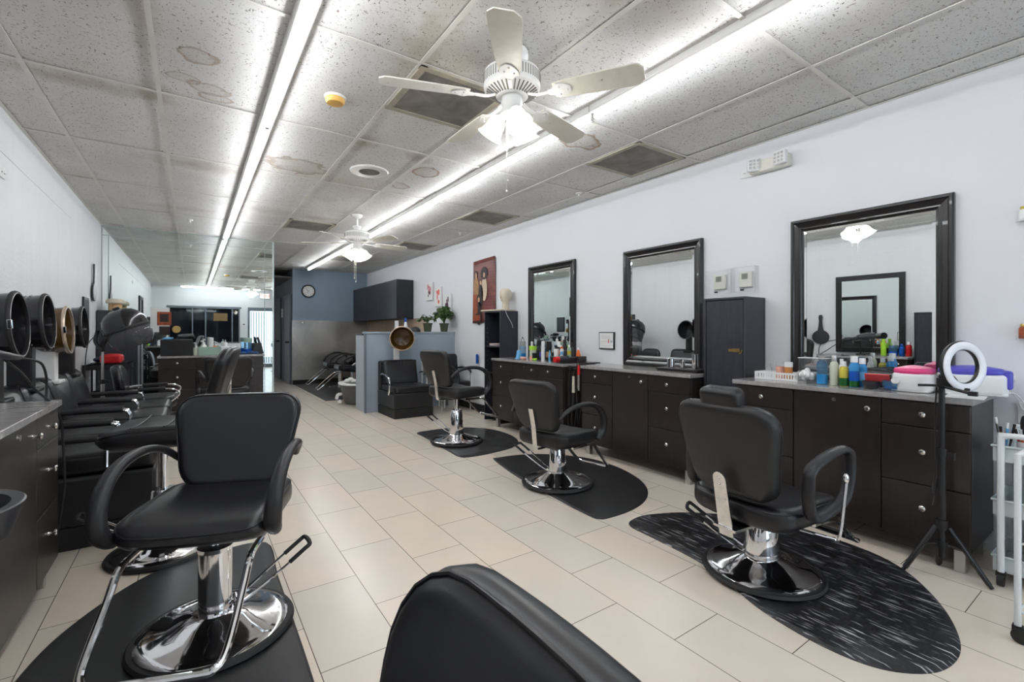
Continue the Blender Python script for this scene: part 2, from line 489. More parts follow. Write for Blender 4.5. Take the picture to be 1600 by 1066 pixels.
    def sphere(self, c, r, seg=16, rings=10, s=(1, 1, 1), X=None):
        prof = [(r * math.sin(PI * i / rings), -r * math.cos(PI * i / rings)) for i in range(rings + 1)]
        vs = []; fs = []
        vs.append((c[0], c[1], c[2] - r * s[2]))
        for i in range(1, rings):
            for k in range(seg):
                a = 2 * PI * k / seg
                vs.append((c[0] + prof[i][0] * math.cos(a) * s[0], c[1] + prof[i][0] * math.sin(a) * s[1], c[2] + prof[i][1] * s[2]))
        vs.append((c[0], c[1], c[2] + r * s[2]))
        L = len(vs) - 1
        for k in range(seg):
            l = (k + 1) % seg
            fs.append((0, 1 + l, 1 + k)); fs.append((L, L - seg + k, L - seg + l))
            for i in range(rings - 2):
                fs.append((1 + i * seg + k, 1 + i * seg + l, 1 + (i + 1) * seg + l, 1 + (i + 1) * seg + k))
        return self.add(vs, fs, X)
    def cushion(self, w, h, t, r=0.06, e=0.03, crown=0.012, back_crown=0.0, fn=None, X=None, seam=0.0, taper=None):
        """padded slab in the XY plane, thickness along Z (front is +Z); fn maps each point, seam = radius of a piping line"""
        def outline(ins):
            ww, hh, rr = w / 2 - ins, h / 2 - ins, max(r - ins, 0.004)
            rr = min(rr, ww * 0.98, hh * 0.98)
            out = []
            cs = [(ww - rr, hh - rr, 0), (-ww + rr, hh - rr, 90), (-ww + rr, -hh + rr, 180), (ww - rr, -hh + rr, 270)]
            for q in range(4):
                cx, cy, a0 = cs[q]
                for k in range(7):
                    a = R(a0 + 90 * k / 6)
                    out.append((cx + rr * math.cos(a), cy + rr * math.sin(a)))
                nx, ny, na = cs[(q + 1) % 4]
                p = out[-1]; q2 = (nx + rr * math.cos(R(na)), ny + rr * math.sin(R(na)))
                for k in range(1, 6):
                    out.append((p[0] + (q2[0] - p[0]) * k / 6, p[1] + (q2[1] - p[1]) * k / 6))
            return out
        rings = []
        e = min(e, t / 2 - 0.0005)
        edge = outline(e)
        for s in (0.12, 0.35, 0.6, 0.82, 0.94):
            rings.append([(x * s, y * s, -t / 2 - back_crown * (1 - s * s)) for x, y in edge])
        for k in range(5):
            a = R(90 * k / 4)
            rings.append([(x, y, -t / 2 + e * (1 - math.cos(a))) for x, y in outline(e * (1 - math.sin(a)))])
        for k in range(5):
            a = R(90 * k / 4)
            rings.append([(x, y, t / 2 - e * (1 - math.sin(a))) for x, y in outline(e * (1 - math.cos(a)))])
        for s in (0.94, 0.82, 0.6, 0.35, 0.12):
            rings.append([(x * s, y * s, t / 2 + crown * (1 - s * s)) for x, y in edge])
        n = len(edge)
        vs = [p for rg in rings for p in rg]
        fs = []
        for i in range(len(rings) - 1):
            for k in range(n):
                l = (k + 1) % n
                fs.append((i * n + k, i * n + l, (i + 1) * n + l, (i + 1) * n + k))
        fs.append(tuple(range(n))[::-1]); fs.append(tuple((len(rings) - 1) * n + k for k in range(n)))
        if fn: vs = [fn(*p) for p in vs]
        self.add(vs, fs, X)
        if seam:
            pts = [(x, y, t / 2 - e * 0.45) for x, y in outline(e * 0.12)]
            if fn: pts = [fn(*p) for p in pts]
            self.tube(pts, seam, 6, True, smooth=1, X=X)
        return self
    def build(self, name, mats, parent=None, loc=(0, 0, 0), rot=(0, 0, 0), bevel=0.0, seg=2, angle=35, flat=False):
        me = bpy.data.meshes.new(name)
        me.from_pydata([tuple(p) for p in self.v], [], self.f)
        if not isinstance(mats, (list, tuple)): mats = [mats]
        for m in mats: me.materials.append(M_[m] if isinstance(m, str) else m)
        for p, i in zip(me.polygons, self.mi): p.material_index = i
        me.validate()
        if not flat:
            for p in me.polygons: p.use_smooth = True
            me.set_sharp_from_angle(angle=R(angle))
        me.update()
        o = bpy.data.objects.new(name, me)
        C.objects.link(o)
        o.parent = parent
        o.location = loc; o.rotation_euler = rot
        if bevel:
            b = o.modifiers.new('bevel', 'BEVEL')
            b.width = bevel; b.segments = seg; b.limit_method = 'ANGLE'; b.angle_limit = R(40)
            b.harden_normals = False
        return o

def tag(o, label, cat, group=None, kind=None):
    o['label'] = label; o['category'] = cat
    if group: o['group'] = group
    if kind: o['kind'] = kind
    return o
def thing(name, label, cat, loc=(0, 0, 0), rz=0, group=None):
    o = bpy.data.objects.new(name, None)
    C.objects.link(o)
    o.location = loc; o.rotation_euler = (0, 0, rz)
    o.empty_display_size = 0.1
    return tag(o, label, cat, group)
def struct(o, label=None):
    o['kind'] = 'structure'
    if label: o['label'] = label
    return o
def kids(o):
    return [c for c in bpy.data.objects if c.parent == o]
def copy_tree(o, label, loc=None, rz=None, group=None):
    def cp(s, parent):
        d = s.copy(); C.objects.link(d); d.parent = parent
        for ch in kids(s): cp(ch, d)
        return d
    d = cp(o, o.parent)
    d['label'] = label
    if group: d['group'] = group
    if loc is not None: d.location = loc
    if rz is not None: d.rotation_euler = (0, 0, rz)
    return d
def text(body, size, mat_, parent, loc, rot, name='lettering', depth=0.0008, sx=1.0):
    cu = bpy.data.curves.new(name, 'FONT')
    cu.body = body; cu.size = size; cu.extrude = depth; cu.align_x = 'CENTER'; cu.align_y = 'CENTER'
    cu.materials.append(M_[mat_])
    tmp = bpy.data.objects.new(name, cu)
    C.objects.link(tmp)
    me = bpy.data.meshes.new_from_object(tmp.evaluated_get(bpy.context.evaluated_depsgraph_get()))
    bpy.data.objects.remove(tmp)
    o = bpy.data.objects.new(name, me)
    C.objects.link(o); o.parent = parent; o.location = loc; o.rotation_euler = rot; o.scale = (sx, 1, 1)
    return o
def disc_prof(pairs): return [(r, z) for r, z in pairs]

# ================================================================== THE ROOM
# floor and ceiling reach past the mirror wall into the wash area and the hall
b = MB(); b.box(XL - 0.12, YF - 0.12, -0.06, XR + 0.12, 17.0, 0.0)
struct(b.build('floor', floor_mat(), flat=True))

GX0, GY0, GW, GL = -0.778, 3.63, 0.6096, 1.2192
def ceiling():
    b = MB()
    sub = 6
    i0, i1 = -1, 8
    for i in range(i0, i1):
        xa = max(XL, GX0 + i * GW); xb = min(XR, GX0 + (i + 1) * GW)
        if xb - xa < 0.01: continue
        for j in range(-5, 11):
            ya = max(YF, GY0 + j * GL); yb = min(16.9, GY0 + (j + 1) * GL)
            if yb - ya < 0.02: continue
            sag = 0.012 * rnd.uniform(0.2, 1.3) * min(1, (xb - xa) / 0.5)
            tlt = rnd.uniform(-0.002, 0.003)
            vs = []
            for p in range(sub + 1):
                for q in range(sub + 1):
                    u, v = p / sub, q / sub
                    vs.append((xa + (xb - xa) * u, ya + (yb - ya) * v, ZC + 0.006 + tlt * u - sag * math.sin(PI * u) * math.sin(PI * v)))
            fs = [(p * (sub + 1) + q, p * (sub + 1) + q + 1, (p + 1) * (sub + 1) + q + 1, (p + 1) * (sub + 1) + q) for p in range(sub) for q in range(sub)]
            b.add(vs, fs)
    b.box(XL - 0.1, YF - 0.1, ZC + 0.03, XR + 0.1, 17.0, ZC + 0.1)
    return b.build('ceiling', ceiling_mat(), angle=20)
struct(ceiling())
b = MB()
for k in range(0, 8):
    x = GX0 + k * GW
    if abs(x - 2.27) < 0.02: x = 2.27
    b.box(x - 0.012, YF, ZC - 0.003, x + 0.012, 16.9, ZC + 0.001)
for j in range(-4, 11):
    y = GY0 + j * GL
    b.box(XL, y - 0.012, ZC - 0.0025, XR, y + 0.012, ZC + 0.0015)
b.box(XL, YF, ZC - 0.004, XL + 0.02, YM, ZC); b.box(XR - 0.02, YF, ZC - 0.004, XR, YB, ZC)
M_['tbar'] = mat('off_white_ceiling_grid', srgb(222, 219, 213), 0.5, var=0.06, scale=5)
struct(b.build('trim_1', 'tbar', flat=True))

b = MB(); b.box(XL - 0.12, YF, 0, XL, 17.0, ZC + 0.03)
b.tube([(XL + 0.001, YF + 0.1, 2.42), (XL + 0.001, 3.0, 2.44), (XL + 0.001, 6.6, 2.43)], 0.003, 6)
struct(b.build('wall_left', 'wall_left'))
b = MB(); b.box(XR, YF, 0, XR + 0.12, 17.0, ZC + 0.03)
struct(b.build('wall_right', 'wall_white', flat=True))
# mirror wall: stub wall that carries the mirrors; the hall runs behind and beside it
b = MB(); b.box(XL, YM + 0.012, 0, 1.10, YM + 0.14, ZC + 0.03)
struct(b.build('wall_mirror', 'wall_white', flat=True))
# slate blue wall with the metal sheet below it
b = MB(); b.box(1.96, YB, 0, XR, YB + 0.12, ZC + 0.03)
struct(b.build('wall_back', 'blue_paint', flat=True))
b = MB(); b.box(1.955, YB - 0.012, 0.10, XR - 0.012, YB - 0.001, 1.52); b.box(1.945, YB - 0.014, 0.0, 1.958, YB + 0.0, 1.52)
struct(b.build('trim_2', 'metal_wall', flat=True), 'smudged metal sheet on the lower part of the slate blue wall')
M_['splash'] = mat('tan_reflecting_sheet', srgb(178, 150, 122), 0.35, 0.5, var=0.15, scale=4)
b = MB(); b.box(XR - 0.014, 8.2, 0.0, XR - 0.001, YB - 0.014, 1.515)
struct(b.build('trim_3', 'splash', flat=True), 'tan metal sheet behind the shampoo bowls')
# hall
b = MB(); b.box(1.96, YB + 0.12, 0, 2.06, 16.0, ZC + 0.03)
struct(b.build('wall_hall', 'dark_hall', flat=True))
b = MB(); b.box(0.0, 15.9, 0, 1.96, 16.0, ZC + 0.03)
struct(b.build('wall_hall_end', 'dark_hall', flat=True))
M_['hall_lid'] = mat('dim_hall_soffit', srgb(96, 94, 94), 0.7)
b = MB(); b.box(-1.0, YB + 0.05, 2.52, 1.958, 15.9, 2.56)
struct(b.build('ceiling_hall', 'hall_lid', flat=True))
def hall_door(n, y0, y1, label):
    b = MB(); b.box(1.925, y0, 0.0, 1.95, y1, 2.08)
    o = struct(b.build('door_%d' % n, 'dark_door', bevel=0.003), label)
    f = MB()
    f.box(1.915, y0 - 0.07, 0, 1.958, y0, 2.15); f.box(1.915, y1, 0, 1.958, y1 + 0.07, 2.15); f.box(1.915, y0, 2.08, 1.958, y1, 2.15)
    f.build('door_frame', 'gray_frame', o, bevel=0.003)
    h = MB(); h.cyl((1.87, y0 + 0.08, 1.0), 0.022, 0.055, 16, 'X'); h.sphere((1.865, y0 + 0.08, 1.0), 0.028)
    h.build('door_handle', 'plastic_dark', o)
    return o
hall_door(1, 12.15, 12.95, 'grey hall door with a dark knob')
hall_door(2, 13.6, 14.5, 'second grey hall door')
b = MB(); b.box(1.92, 13.15, 1.62, 1.958, 13.35, 1.85)
tag(b.build('wall_notice', 'paper', flat=True), 'pale notice fixed between the two hall doors', 'notice')

# front wall with the shop window and the glass door (seen in the mirrors), and an added window out of view
WX0, WX1, WZ0, WZ1 = -0.62, 1.36, 0.86, 2.08
DX0, DX1, DZ = 1.60, 2.52, 2.10
b = MB()
b.box(XL, YF - 0.12, 0, WX0, YF, ZC + 0.03); b.box(WX1, YF - 0.12, 0, DX0, YF, ZC + 0.03); b.box(DX1, YF - 0.12, 0, 2.62, YF, ZC + 0.03); b.box(3.62, YF - 0.12, 0, XR, YF, ZC + 0.03)
b.box(2.62, YF - 0.12, 0, 3.62, YF, 0.35); b.box(2.62, YF - 0.12, 2.40, 3.62, YF, ZC + 0.03)
b.box(WX0, YF - 0.12, 0, WX1, YF, WZ0); b.box(WX0, YF - 0.12, WZ1, WX1, YF, ZC + 0.03); b.box(DX0, YF - 0.12, DZ, DX1, YF, ZC + 0.03)
struct(b.build('wall_front', 'wall_white', flat=True))
b = MB()
for x in (WX0, 0.0, 0.36, 1.12, WX1 - 0.03): b.box(x, YF - 0.07, WZ0, x + 0.035, YF + 0.01, WZ1)
b.box(WX0, YF - 0.07, WZ0, WX1, YF + 0.01, WZ0 + 0.04); b.box(WX0 - 0.05, YF - 0.07, WZ1 - 0.05, WX1 + 0.05, YF + 0.02, WZ1 + 0.02)
w = struct(b.build('window_1', 'gray_frame', bevel=0.003), 'wide shop window with grey frame beside the glass door')
b = MB(); b.box(WX0, YF - 0.05, WZ0, WX1, YF - 0.04, WZ1)
b.build('window_pane', 'dark_glass', w, flat=True)
b = MB(); b.box(0.6, YF - 0.038, 1.62, 1.0, YF - 0.03, 1.88)
M_['brownsign'] = mat('brown_notice_board', srgb(120, 95, 60), 0.6, var=0.3, scale=40)
b.build('window_notice', 'brownsign', w, flat=True)
b = MB()
b.box(DX0, YF - 0.09, 0, DX0 + 0.07, YF + 0.01, DZ); b.box(DX1 - 0.07, YF - 0.09, 0, DX1, YF + 0.01, DZ)
b.box(DX0 + 0.07, YF - 0.09, DZ - 0.12, DX1 - 0.07, YF + 0.01, DZ); b.box(DX0 + 0.07, YF - 0.09, 0, DX1 - 0.07, YF + 0.01, 0.12)
d = struct(b.build('door_3', 'gray_frame', bevel=0.003), 'glass shop door with bright daylight behind it')
b = MB(); b.box(DX0 + 0.07, YF - 0.05, 0.12, DX1 - 0.07, YF - 0.045, DZ - 0.12)
b.build('door_pane', 'door_glass', d, flat=True)
b = MB()
for k in range(10):
    x = DX0 + 0.10 + k * 0.078
    b.box(x, YF - 0.035, 0.15, x + 0.022, YF - 0.03, DZ - 0.14)
b.build('door_blind', 'grey_blind', d, flat=True)
b = MB(); b.tube([(DX0 + 0.1, YF + 0.02, 1.15), (DX0 + 0.1, YF + 0.07, 1.13), (DX0 + 0.1, YF + 0.07, 0.87), (DX0 + 0.1, YF + 0.02, 0.85)], 0.011)
b.build('door_handle', 'steel', d)
b = MB()  # unseen window added behind the camera to let more daylight in
for x in (2.62, 3.59): b.box(x, YF - 0.08, 0.35, x + 0.03, YF + 0.01, 2.40)
b.box(2.62, YF - 0.08, 0.35, 3.62, YF + 0.01, 0.39); b.box(2.62, YF - 0.08, 2.36, 3.62, YF + 0.01, 2.40)
w = struct(b.build('added_window', 'gray_frame', bevel=0.003), 'added tall window past the glass door, out of view, for extra daylight')
b = MB(); b.box(2.65, YF - 0.045, 0.39, 3.59, YF - 0.04, 2.36); b.build('window_pane', 'door_glass', w, flat=True)
# pavement outside the door
M_['pavement'] = mat('pale_concrete_pavement', srgb(150, 148, 145), 0.8, var=0.1, scale=3)
b = MB(); b.box(-4, -9, -0.08, 8, YF - 0.12, -0.01)
struct(b.build('pavement', 'pavement', flat=True))
t = thing('exit_sign', 'lit white exit sign with red letters above the glass shop door', 'exit sign', (2.12, YF + 0.03, 2.42))
b = MB(); b.cbox((0, 0, 0.09), (0.32, 0.045, 0.19)); b.build('sign_body', 'white_plastic', t, bevel=0.006)
b = MB(); b.cbox((0, 0.0235, 0.09), (0.29, 0.003, 0.16)); b.build('sign_face', 'exit_face', t, flat=True)
text('EXIT', 0.15, 'exit_red', t, (0, 0.026, 0.09), (R(90), 0, R(180)), depth=0.001)
b = MB(); b.cbox((0, 0, 0), (0.11, 0.028, 0.085)); b.cur = 1; b.cbox((0, 0.0145, 0.008), (0.06, 0.002, 0.03))
tag(b.build('thermostat', ['white_plastic', 'dark_glass'], loc=(1.48, YF + 0.016, 1.5), bevel=0.004), 'small white thermostat with dark display between shop window and glass door', 'thermostat')

# baseboards
b = MB(); b.box(XR - 0.014, 5.68, 0, XR, 7.05, 0.11); struct(b.build('baseboard_right', 'black_base', bevel=0.003))
b = MB(); b.box(1.955, YB - 0.03, 0, XR - 0.016, YB - 0.015, 0.10); struct(b.build('baseboard_back', 'black_base', flat=True))

# half-height partition and its wing
b = MB(); b.box(2.19, 7.10, 0, XR, 7.22, 1.215)
p = struct(b.build('wall_partition', 'partition_paint', bevel=0.003), 'blue grey half wall behind the dryer chairs')
b = MB(); b.box(2.175, 7.085, 1.215, XR, 7.235, 1.245); b.build('wall_cap', 'partition_paint', p, bevel=0.003)
b = MB(); b.box(2.165, 7.075, 0, 2.195, 7.105, 1.215); b.build('wall_corner_bead', 'gray_frame', p, bevel=0.003)
b = MB(); b.box(2.19, 7.22, 0, 2.30, 7.62, 1.19)
p = struct(b.build('wall_wing', 'wing_paint', flat=True), 'pale blue return of the half wall with a black cap')
b = MB(); b.box(2.18, 7.235, 1.19, 2.31, 7.64, 1.215); b.build('wall_cap', 'black_base', p, flat=True)

# ------------------------------------------------------------------ mirrors of the mirror wall
def mirror_panel(x0, x1, z0, z1, label):
    b = MB(); b.box(x0, YM, z0, x1, YM + 0.006, z1)
    b.cur = 1
    e = 0.0025
    b.box(x0, YM - 0.0008, z0, x0 + e, YM, z1); b.box(x1 - e, YM - 0.0008, z0, x1, YM, z1)
    b.box(x0, YM - 0.0008, z0, x1, YM, z0 + e); b.box(x0, YM - 0.0008, z1 - e, x1, YM, z1)
    return tag(b.build('mirror_panel', ['mirror_green', 'mirror_edge'], flat=True), label, 'mirror', 'unframed mirrors covering the stub wall')
mirror_panel(XL + 0.01, -0.965, 0.02, 2.60, 'narrow unframed wall mirror strip in the corner with the textured wall')
mirror_panel(-0.962, 0.985, 0.02, 2.60, 'broad unframed wall mirror behind the rear styling station')
mirror_panel(0.988, 1.10, 0.02, 2.60, 'narrow unframed wall mirror strip beside the hall opening')
mirror_panel(XL + 0.01, 1.10, 2.603, ZC - 0.006, 'long thin unframed mirror strip directly under the ceiling')
b = MB(); b.box(1.10, YM - 0.002, 0, 1.125, YM + 0.15, ZC - 0.004)
struct(b.build('trim_4', 'mirror_edge', bevel=0.002), 'pale metal edge strip closing the mirror wall')

# ------------------------------------------------------------------ ceiling fixtures
def tube_light(name, label, x, y0, y1, axis='Y', side=0.0, group='fluorescent strip lights'):
    L = y1 - y0
    t = thing(name, label, 'ceiling light', (x, (y0 + y1) / 2, ZC - 0.004) if axis == 'Y' else ((y0 + y1) / 2, x, ZC - 0.004), 0 if axis == 'Y' else R(90), group)
    b = MB(); b.prism([(-0.036, -0.036), (0.036, -0.036), (0.045, -0.026), (0.045, 0.014), (-0.045, 0.014), (-0.045, -0.026)], -L / 2 + 0.004, L / 2 - 0.004, Matrix.Rotation(R(90), 4, 'X'))
    b.build('housing', 'white_enamel', t, bevel=0.004)
    b = MB(); b.cyl((side, -L / 2 + 0.03, -0.058), 0.015, L - 0.05, 14, 'Y')
    b.build('tube', 'tube_glow', t)
    b = MB()
    for s in (-1, 1): b.cbox((side, s * (L / 2 - 0.014), -0.050), (0.026, 0.016, 0.05))
    b.build('lamp_holder', 'white_plastic', t, bevel=0.003)
    return t
LX = 0.433
tube_light('strip_light', 'fluorescent strip over the black chair with its footrest facing the camera', LX, 1.19, 3.63)
tube_light('strip_light', 'fluorescent strip above the hood dryer chairs', LX, 3.63, 6.07)
tube_light('strip_light', 'fluorescent strip ending against the top of the mirror wall', LX, 6.07, 8.51)
tube_light('strip_light', 'fluorescent strip in the row towards the shop window, over the entrance', LX, -0.68, 1.19)
RX = 2.215
tube_light('strip_light', 'fluorescent strip in the long row, beside the white fan over the counters', RX, -0.15, 2.24, side=0.0)
tube_light('strip_light', 'fluorescent strip in the long row between the two framed mirrors and the big fan', RX, 2.24, 4.62)
tube_light('strip_light', 'fluorescent strip in the long row before the small fan on a rod', RX, 4.62, 7.0)
tube_light('strip_light', 'fluorescent strip in the long row beyond the small fan on a rod', RX, 7.0, 9.4)
tube_light('strip_light', 'fluorescent strip touching the slate blue wall above the clock', RX, 9.4, 11.45)
tube_light('strip_light', 'crosswise fluorescent strip along the shop front', -0.75, -0.3, 1.95, axis='X')

def vent(x, y, label, w=0.6, l=0.6, cat='air vent'):
    t = thing('ceiling_vent', label, 'air vent', (x, y, ZC - 0.012), 0, 'dusty return vents in the ceiling grid')
    b = MB()
    for a in (-1, 1):
        b.box(a * (w / 2) - 0.02 * (a > 0) * 2, -l / 2, 0, a * (w / 2) + 0.02 * (a < 0) * 2, l / 2, 0.012)
        b.box(-w / 2, a * (l / 2) - 0.02 * (a > 0) * 2, 0.001, w / 2, a * (l / 2) + 0.02 * (a < 0) * 2, 0.0125)
    b.build('vent_frame', 'grille_frame', t, flat=True)
    b = MB(); b.box(-w / 2 + 0.03, -l / 2 + 0.03, 0.006, w / 2 - 0.03, l / 2 - 0.03, 0.011)
    b.build('vent_filter', 'grille', t, flat=True)
    return t
vent(1.355, 2.715, 'large dusty brown ceiling vent behind the big white fan')
vent(3.185, 2.715, 'dusty grey ceiling vent above the middle framed mirror')
vent(3.185, 5.155, 'dusty grey ceiling vent above the hanging brick-red poster')
vent(1.355, 6.98, 'smudged ceiling vent just before the small fan on a rod')
vent(3.185, 7.6, 'dark ceiling vent above the black wall cabinet')
vent(2.58, 9.7, 'farther dark ceiling vent close to the slate blue wall')
t = thing('ceiling_speaker', 'round white ceiling speaker with a grey centre', 'speaker', (1.357, 4.29, ZC - 0.012))
b = MB(); b.lathe([(0.088, 0.002), (0.10, -0.006), (0.165, -0.004), (0.172, 0.004), (0.172, 0.01), (0.0, 0.01)], 40); b.build('speaker_rim', 'white_enamel', t)
b = MB(); b.lathe([(0.0, -0.004), (0.05, -0.005), (0.092, -0.001), (0.092, 0.006)], 32); b.build('speaker_grille', 'grille', t)
t = thing('smoke_detector', 'round yellowed smoke detector on the ceiling', 'smoke detector', (0.75, 3.06, ZC - 0.005))
b = MB(); b.lathe([(0.0, -0.045), (0.03, -0.045), (0.05, -0.042), (0.058, -0.03), (0.06, -0.012)], 32); b.build('detector_body', 'yellowed', t)
b = MB(); b.lathe([(0.06, -0.014), (0.064, -0.012), (0.066, 0.0), (0.0, 0.0)], 32); b.build('mounting_ring', 'white_enamel', t)
def sprinkler(x, y, label):
    b = MB(); b.lathe([(0.0, 0.0), (0.035, 0.0), (0.03, -0.008), (0.010, -0.012), (0.008, -0.03), (0.018, -0.034), (0.018, -0.037), (0.0, -0.037)], 20)
    tag(b.build('sprinkler_head', 'white_enamel', loc=(x, y, ZC - 0.004)), label, 'sprinkler', 'ceiling sprinklers')
sprinkler(3.42, 3.68, 'small white sprinkler head above the middle framed mirror')
sprinkler(3.31, 6.16, 'small white sprinkler head above the brick-red poster')
sprinkler(-0.02, 7.5, 'small white sprinkler head in front of the mirror wall')

# ------------------------------------------------------------------ ceiling fans
def fan(name, label, x, y, zb, rod, rz, n_shades, dirty=True):
    """zb = height of the blades; the blades hang below the motor"""
    t = thing(name, label, 'ceiling fan', (x, y, zb), rz)
    top = ZC - zb - 0.004
    b = MB()
    if rod:
        b.lathe([(0.0, top), (0.068, top), (0.066, top - 0.02), (0.03, top - 0.05), (0.0, top - 0.05)], 32)
        b.cyl((0, 0, 0.15), 0.0125, top - 0.17, 14)
        b.lathe([(0.02, 0.21), (0.05, 0.205), (0.055, 0.19), (0.035, 0.165), (0.04, 0.13), (0.045, 0.12)], 32)
    else:
        b.lathe([(0.0, top), (0.085, top), (0.088, top - 0.03), (0.07, top - 0.06), (0.045, 0.15), (0.0, 0.15)], 36)
    b.build('mount', 'white_enamel', t)
    b = MB()
    b.lathe([(0.0, 0.15), (0.06, 0.15), (0.125, 0.135), (0.148, 0.12), (0.152, 0.10), (0.152, 0.05), (0.148, 0.03), (0.10, 0.004), (0.07, -0.006), (0.0, -0.006)], 48)
    mo = b.build('motor_housing', 'white_enamel', t)
    b = MB()
    for k in range(60):
        a = 2 * PI * k / 60
        Xm = Matrix.Rotation(a, 4, 'Z')
        b.box(0.150, -0.0022, 0.055, 0.1535, 0.0022, 0.105, Xm)
    b.build('side_slots', M_['slot'], mo, flat=True)
    b = MB()
    for k in range(36):
        Xm = Matrix.Rotation(2 * PI * k / 36, 4, 'Z') @ Matrix.Translation((0.112, 0, 0.0085)) @ Matrix.Rotation(R(-28), 4, 'Y')
        b.box(-0.028, -0.003, -0.003, 0.028, 0.003, 0.003, Xm)
    b.build('vent_slots', M_['slot'], mo, flat=True)
    for k in range(5):
        a = 2 * PI * k / 5
        Xr = Matrix.Rotation(a, 4, 'Z')
        Xb = Xr @ Matrix.Translation((0.232, 0, -0.012)) @ Matrix.Rotation(R(-12), 4, 'X')
        prof = ((0.0, .050), (0.05, .060), (0.2, .068), (0.40, .074), (0.425, .070), (0.452, .040))
        out = [(s, -w) for s, w in prof] + [(s, w) for s, w in reversed(prof)]
        b = MB(); b.prism(out, 0, 0.007, Xb)
        bl = b.build('blade', 'blade', t, bevel=0.0015)
        b = MB()
        pl = [(-0.03, 0.016), (0.0, 0.026), (0.02, 0.05), (0.05, 0.045), (0.075, 0.028), (0.09, 0.012)]
        b.prism([(px, -py) for px, py in pl] + [(px, py) for px, py in reversed(pl)], -0.006, 0.0, Xb)
        b.tube([Xr @ Vector((0.09, 0, 0.0)), Xr @ Vector((0.14, 0, -0.014)), Xr @ Vector((0.2, 0, -0.014))], 0.012, 8, flat=0.5)
        for sx, sy in ((0.03, 0.025), (0.03, -0.025), (0.07, 0)): b.sphere(Xb @ Vector((sx, sy, -0.007)), 0.005, 8, 6)
        b.build('blade_bracket', 'white_enamel', bl)
    b = MB(); b.lathe([(0.0, -0.004), (0.055, -0.006), (0.058, -0.04), (0.05, -0.07), (0.06, -0.075), (0.06, -0.10), (0.035, -0.118), (0.0, -0.12)], 36)
    lk = b.build('light_kit', 'white_enamel', t)
    for k in range(n_shades):
        a = 2 * PI * k / n_shades + R(20)
        Xs = Matrix.Rotation(a, 4, 'Z') @ Matrix.Translation((0.055, 0, -0.09)) @ Matrix.Rotation(R(-32), 4, 'Y') @ Matrix.Rotation(PI, 4, 'X')
        b = MB(); b.lathe([(0.014, -0.01), (0.02, 0.0), (0.028, 0.02), (0.026, 0.03)], 20, X=Xs)
        b.build('shade_holder', 'white_enamel', lk)
        b = MB(); b.lathe([(0.027, 0.022), (0.040, 0.035), (0.047, 0.06), (0.050, 0.09), (0.060, 0.118), (0.071, 0.132), (0.066, 0.13), (0.052, 0.112), (0.044, 0.09), (0.0, 0.07)], 28, X=Xs)
        b.build('lamp_shade', 'shade_glow', t)
    ld = bpy.data.lights.new('fan_bulb', 'POINT'); ld.energy = 4.5; ld.color = (1.0, 0.96, 0.9); ld.shadow_soft_size = 0.06
    lo = bpy.data.objects.new('fan_bulb', ld); C.objects.link(lo); lo.parent = t; lo.location = (0, 0, -0.215)
    for k, (dx, dy, ln) in enumerate(((0.03, -0.02, 0.34), (-0.02, -0.03, 0.38))):
        b = MB(); b.tube([(dx, dy, -0.115), (dx, dy, -0.115 - ln)], 0.001, 6, smooth=1); b.sphere((dx, dy, -0.12 - ln), 0.006, 8, 6)
        b.build('pull_chain', 'cream_plastic', t)
    return t
M_['slot'] = mat('dark_vent_slot', srgb(120, 118, 112), 0.6)
def blade_mat():
    m, nt, b = new_mat('worn_white_fan_blade')
    tc = N(nt, 'ShaderNodeTexCoord')
    n = N(nt, 'ShaderNodeTexNoise', i_Scale=25.0, i_Detail=4.0)
    nt.links.new(tc.outputs['Object'], n.inputs['Vector'])
    nt.links.new(ramp(nt, n.outputs[0], [(0.22, srgb(110, 90, 66)), (0.30, srgb(222, 218, 206)), (1.0, srgb(234, 231, 222))]), b.inputs['Base Color'])
    b.inputs['Roughness'].default_value = 0.35
    return m
M_['blade'] = blade_mat()
fan('ceiling_fan', 'big white five-blade ceiling fan with lit shades over the tiled aisle', 1.408, 2.035, 2.50, False, R(232.5), 3)
fan('ceiling_fan', 'smaller-looking white ceiling fan hanging on a rod near the slate blue wall', 1.733, 5.976, 2.385, True, R(-138.7), 4)

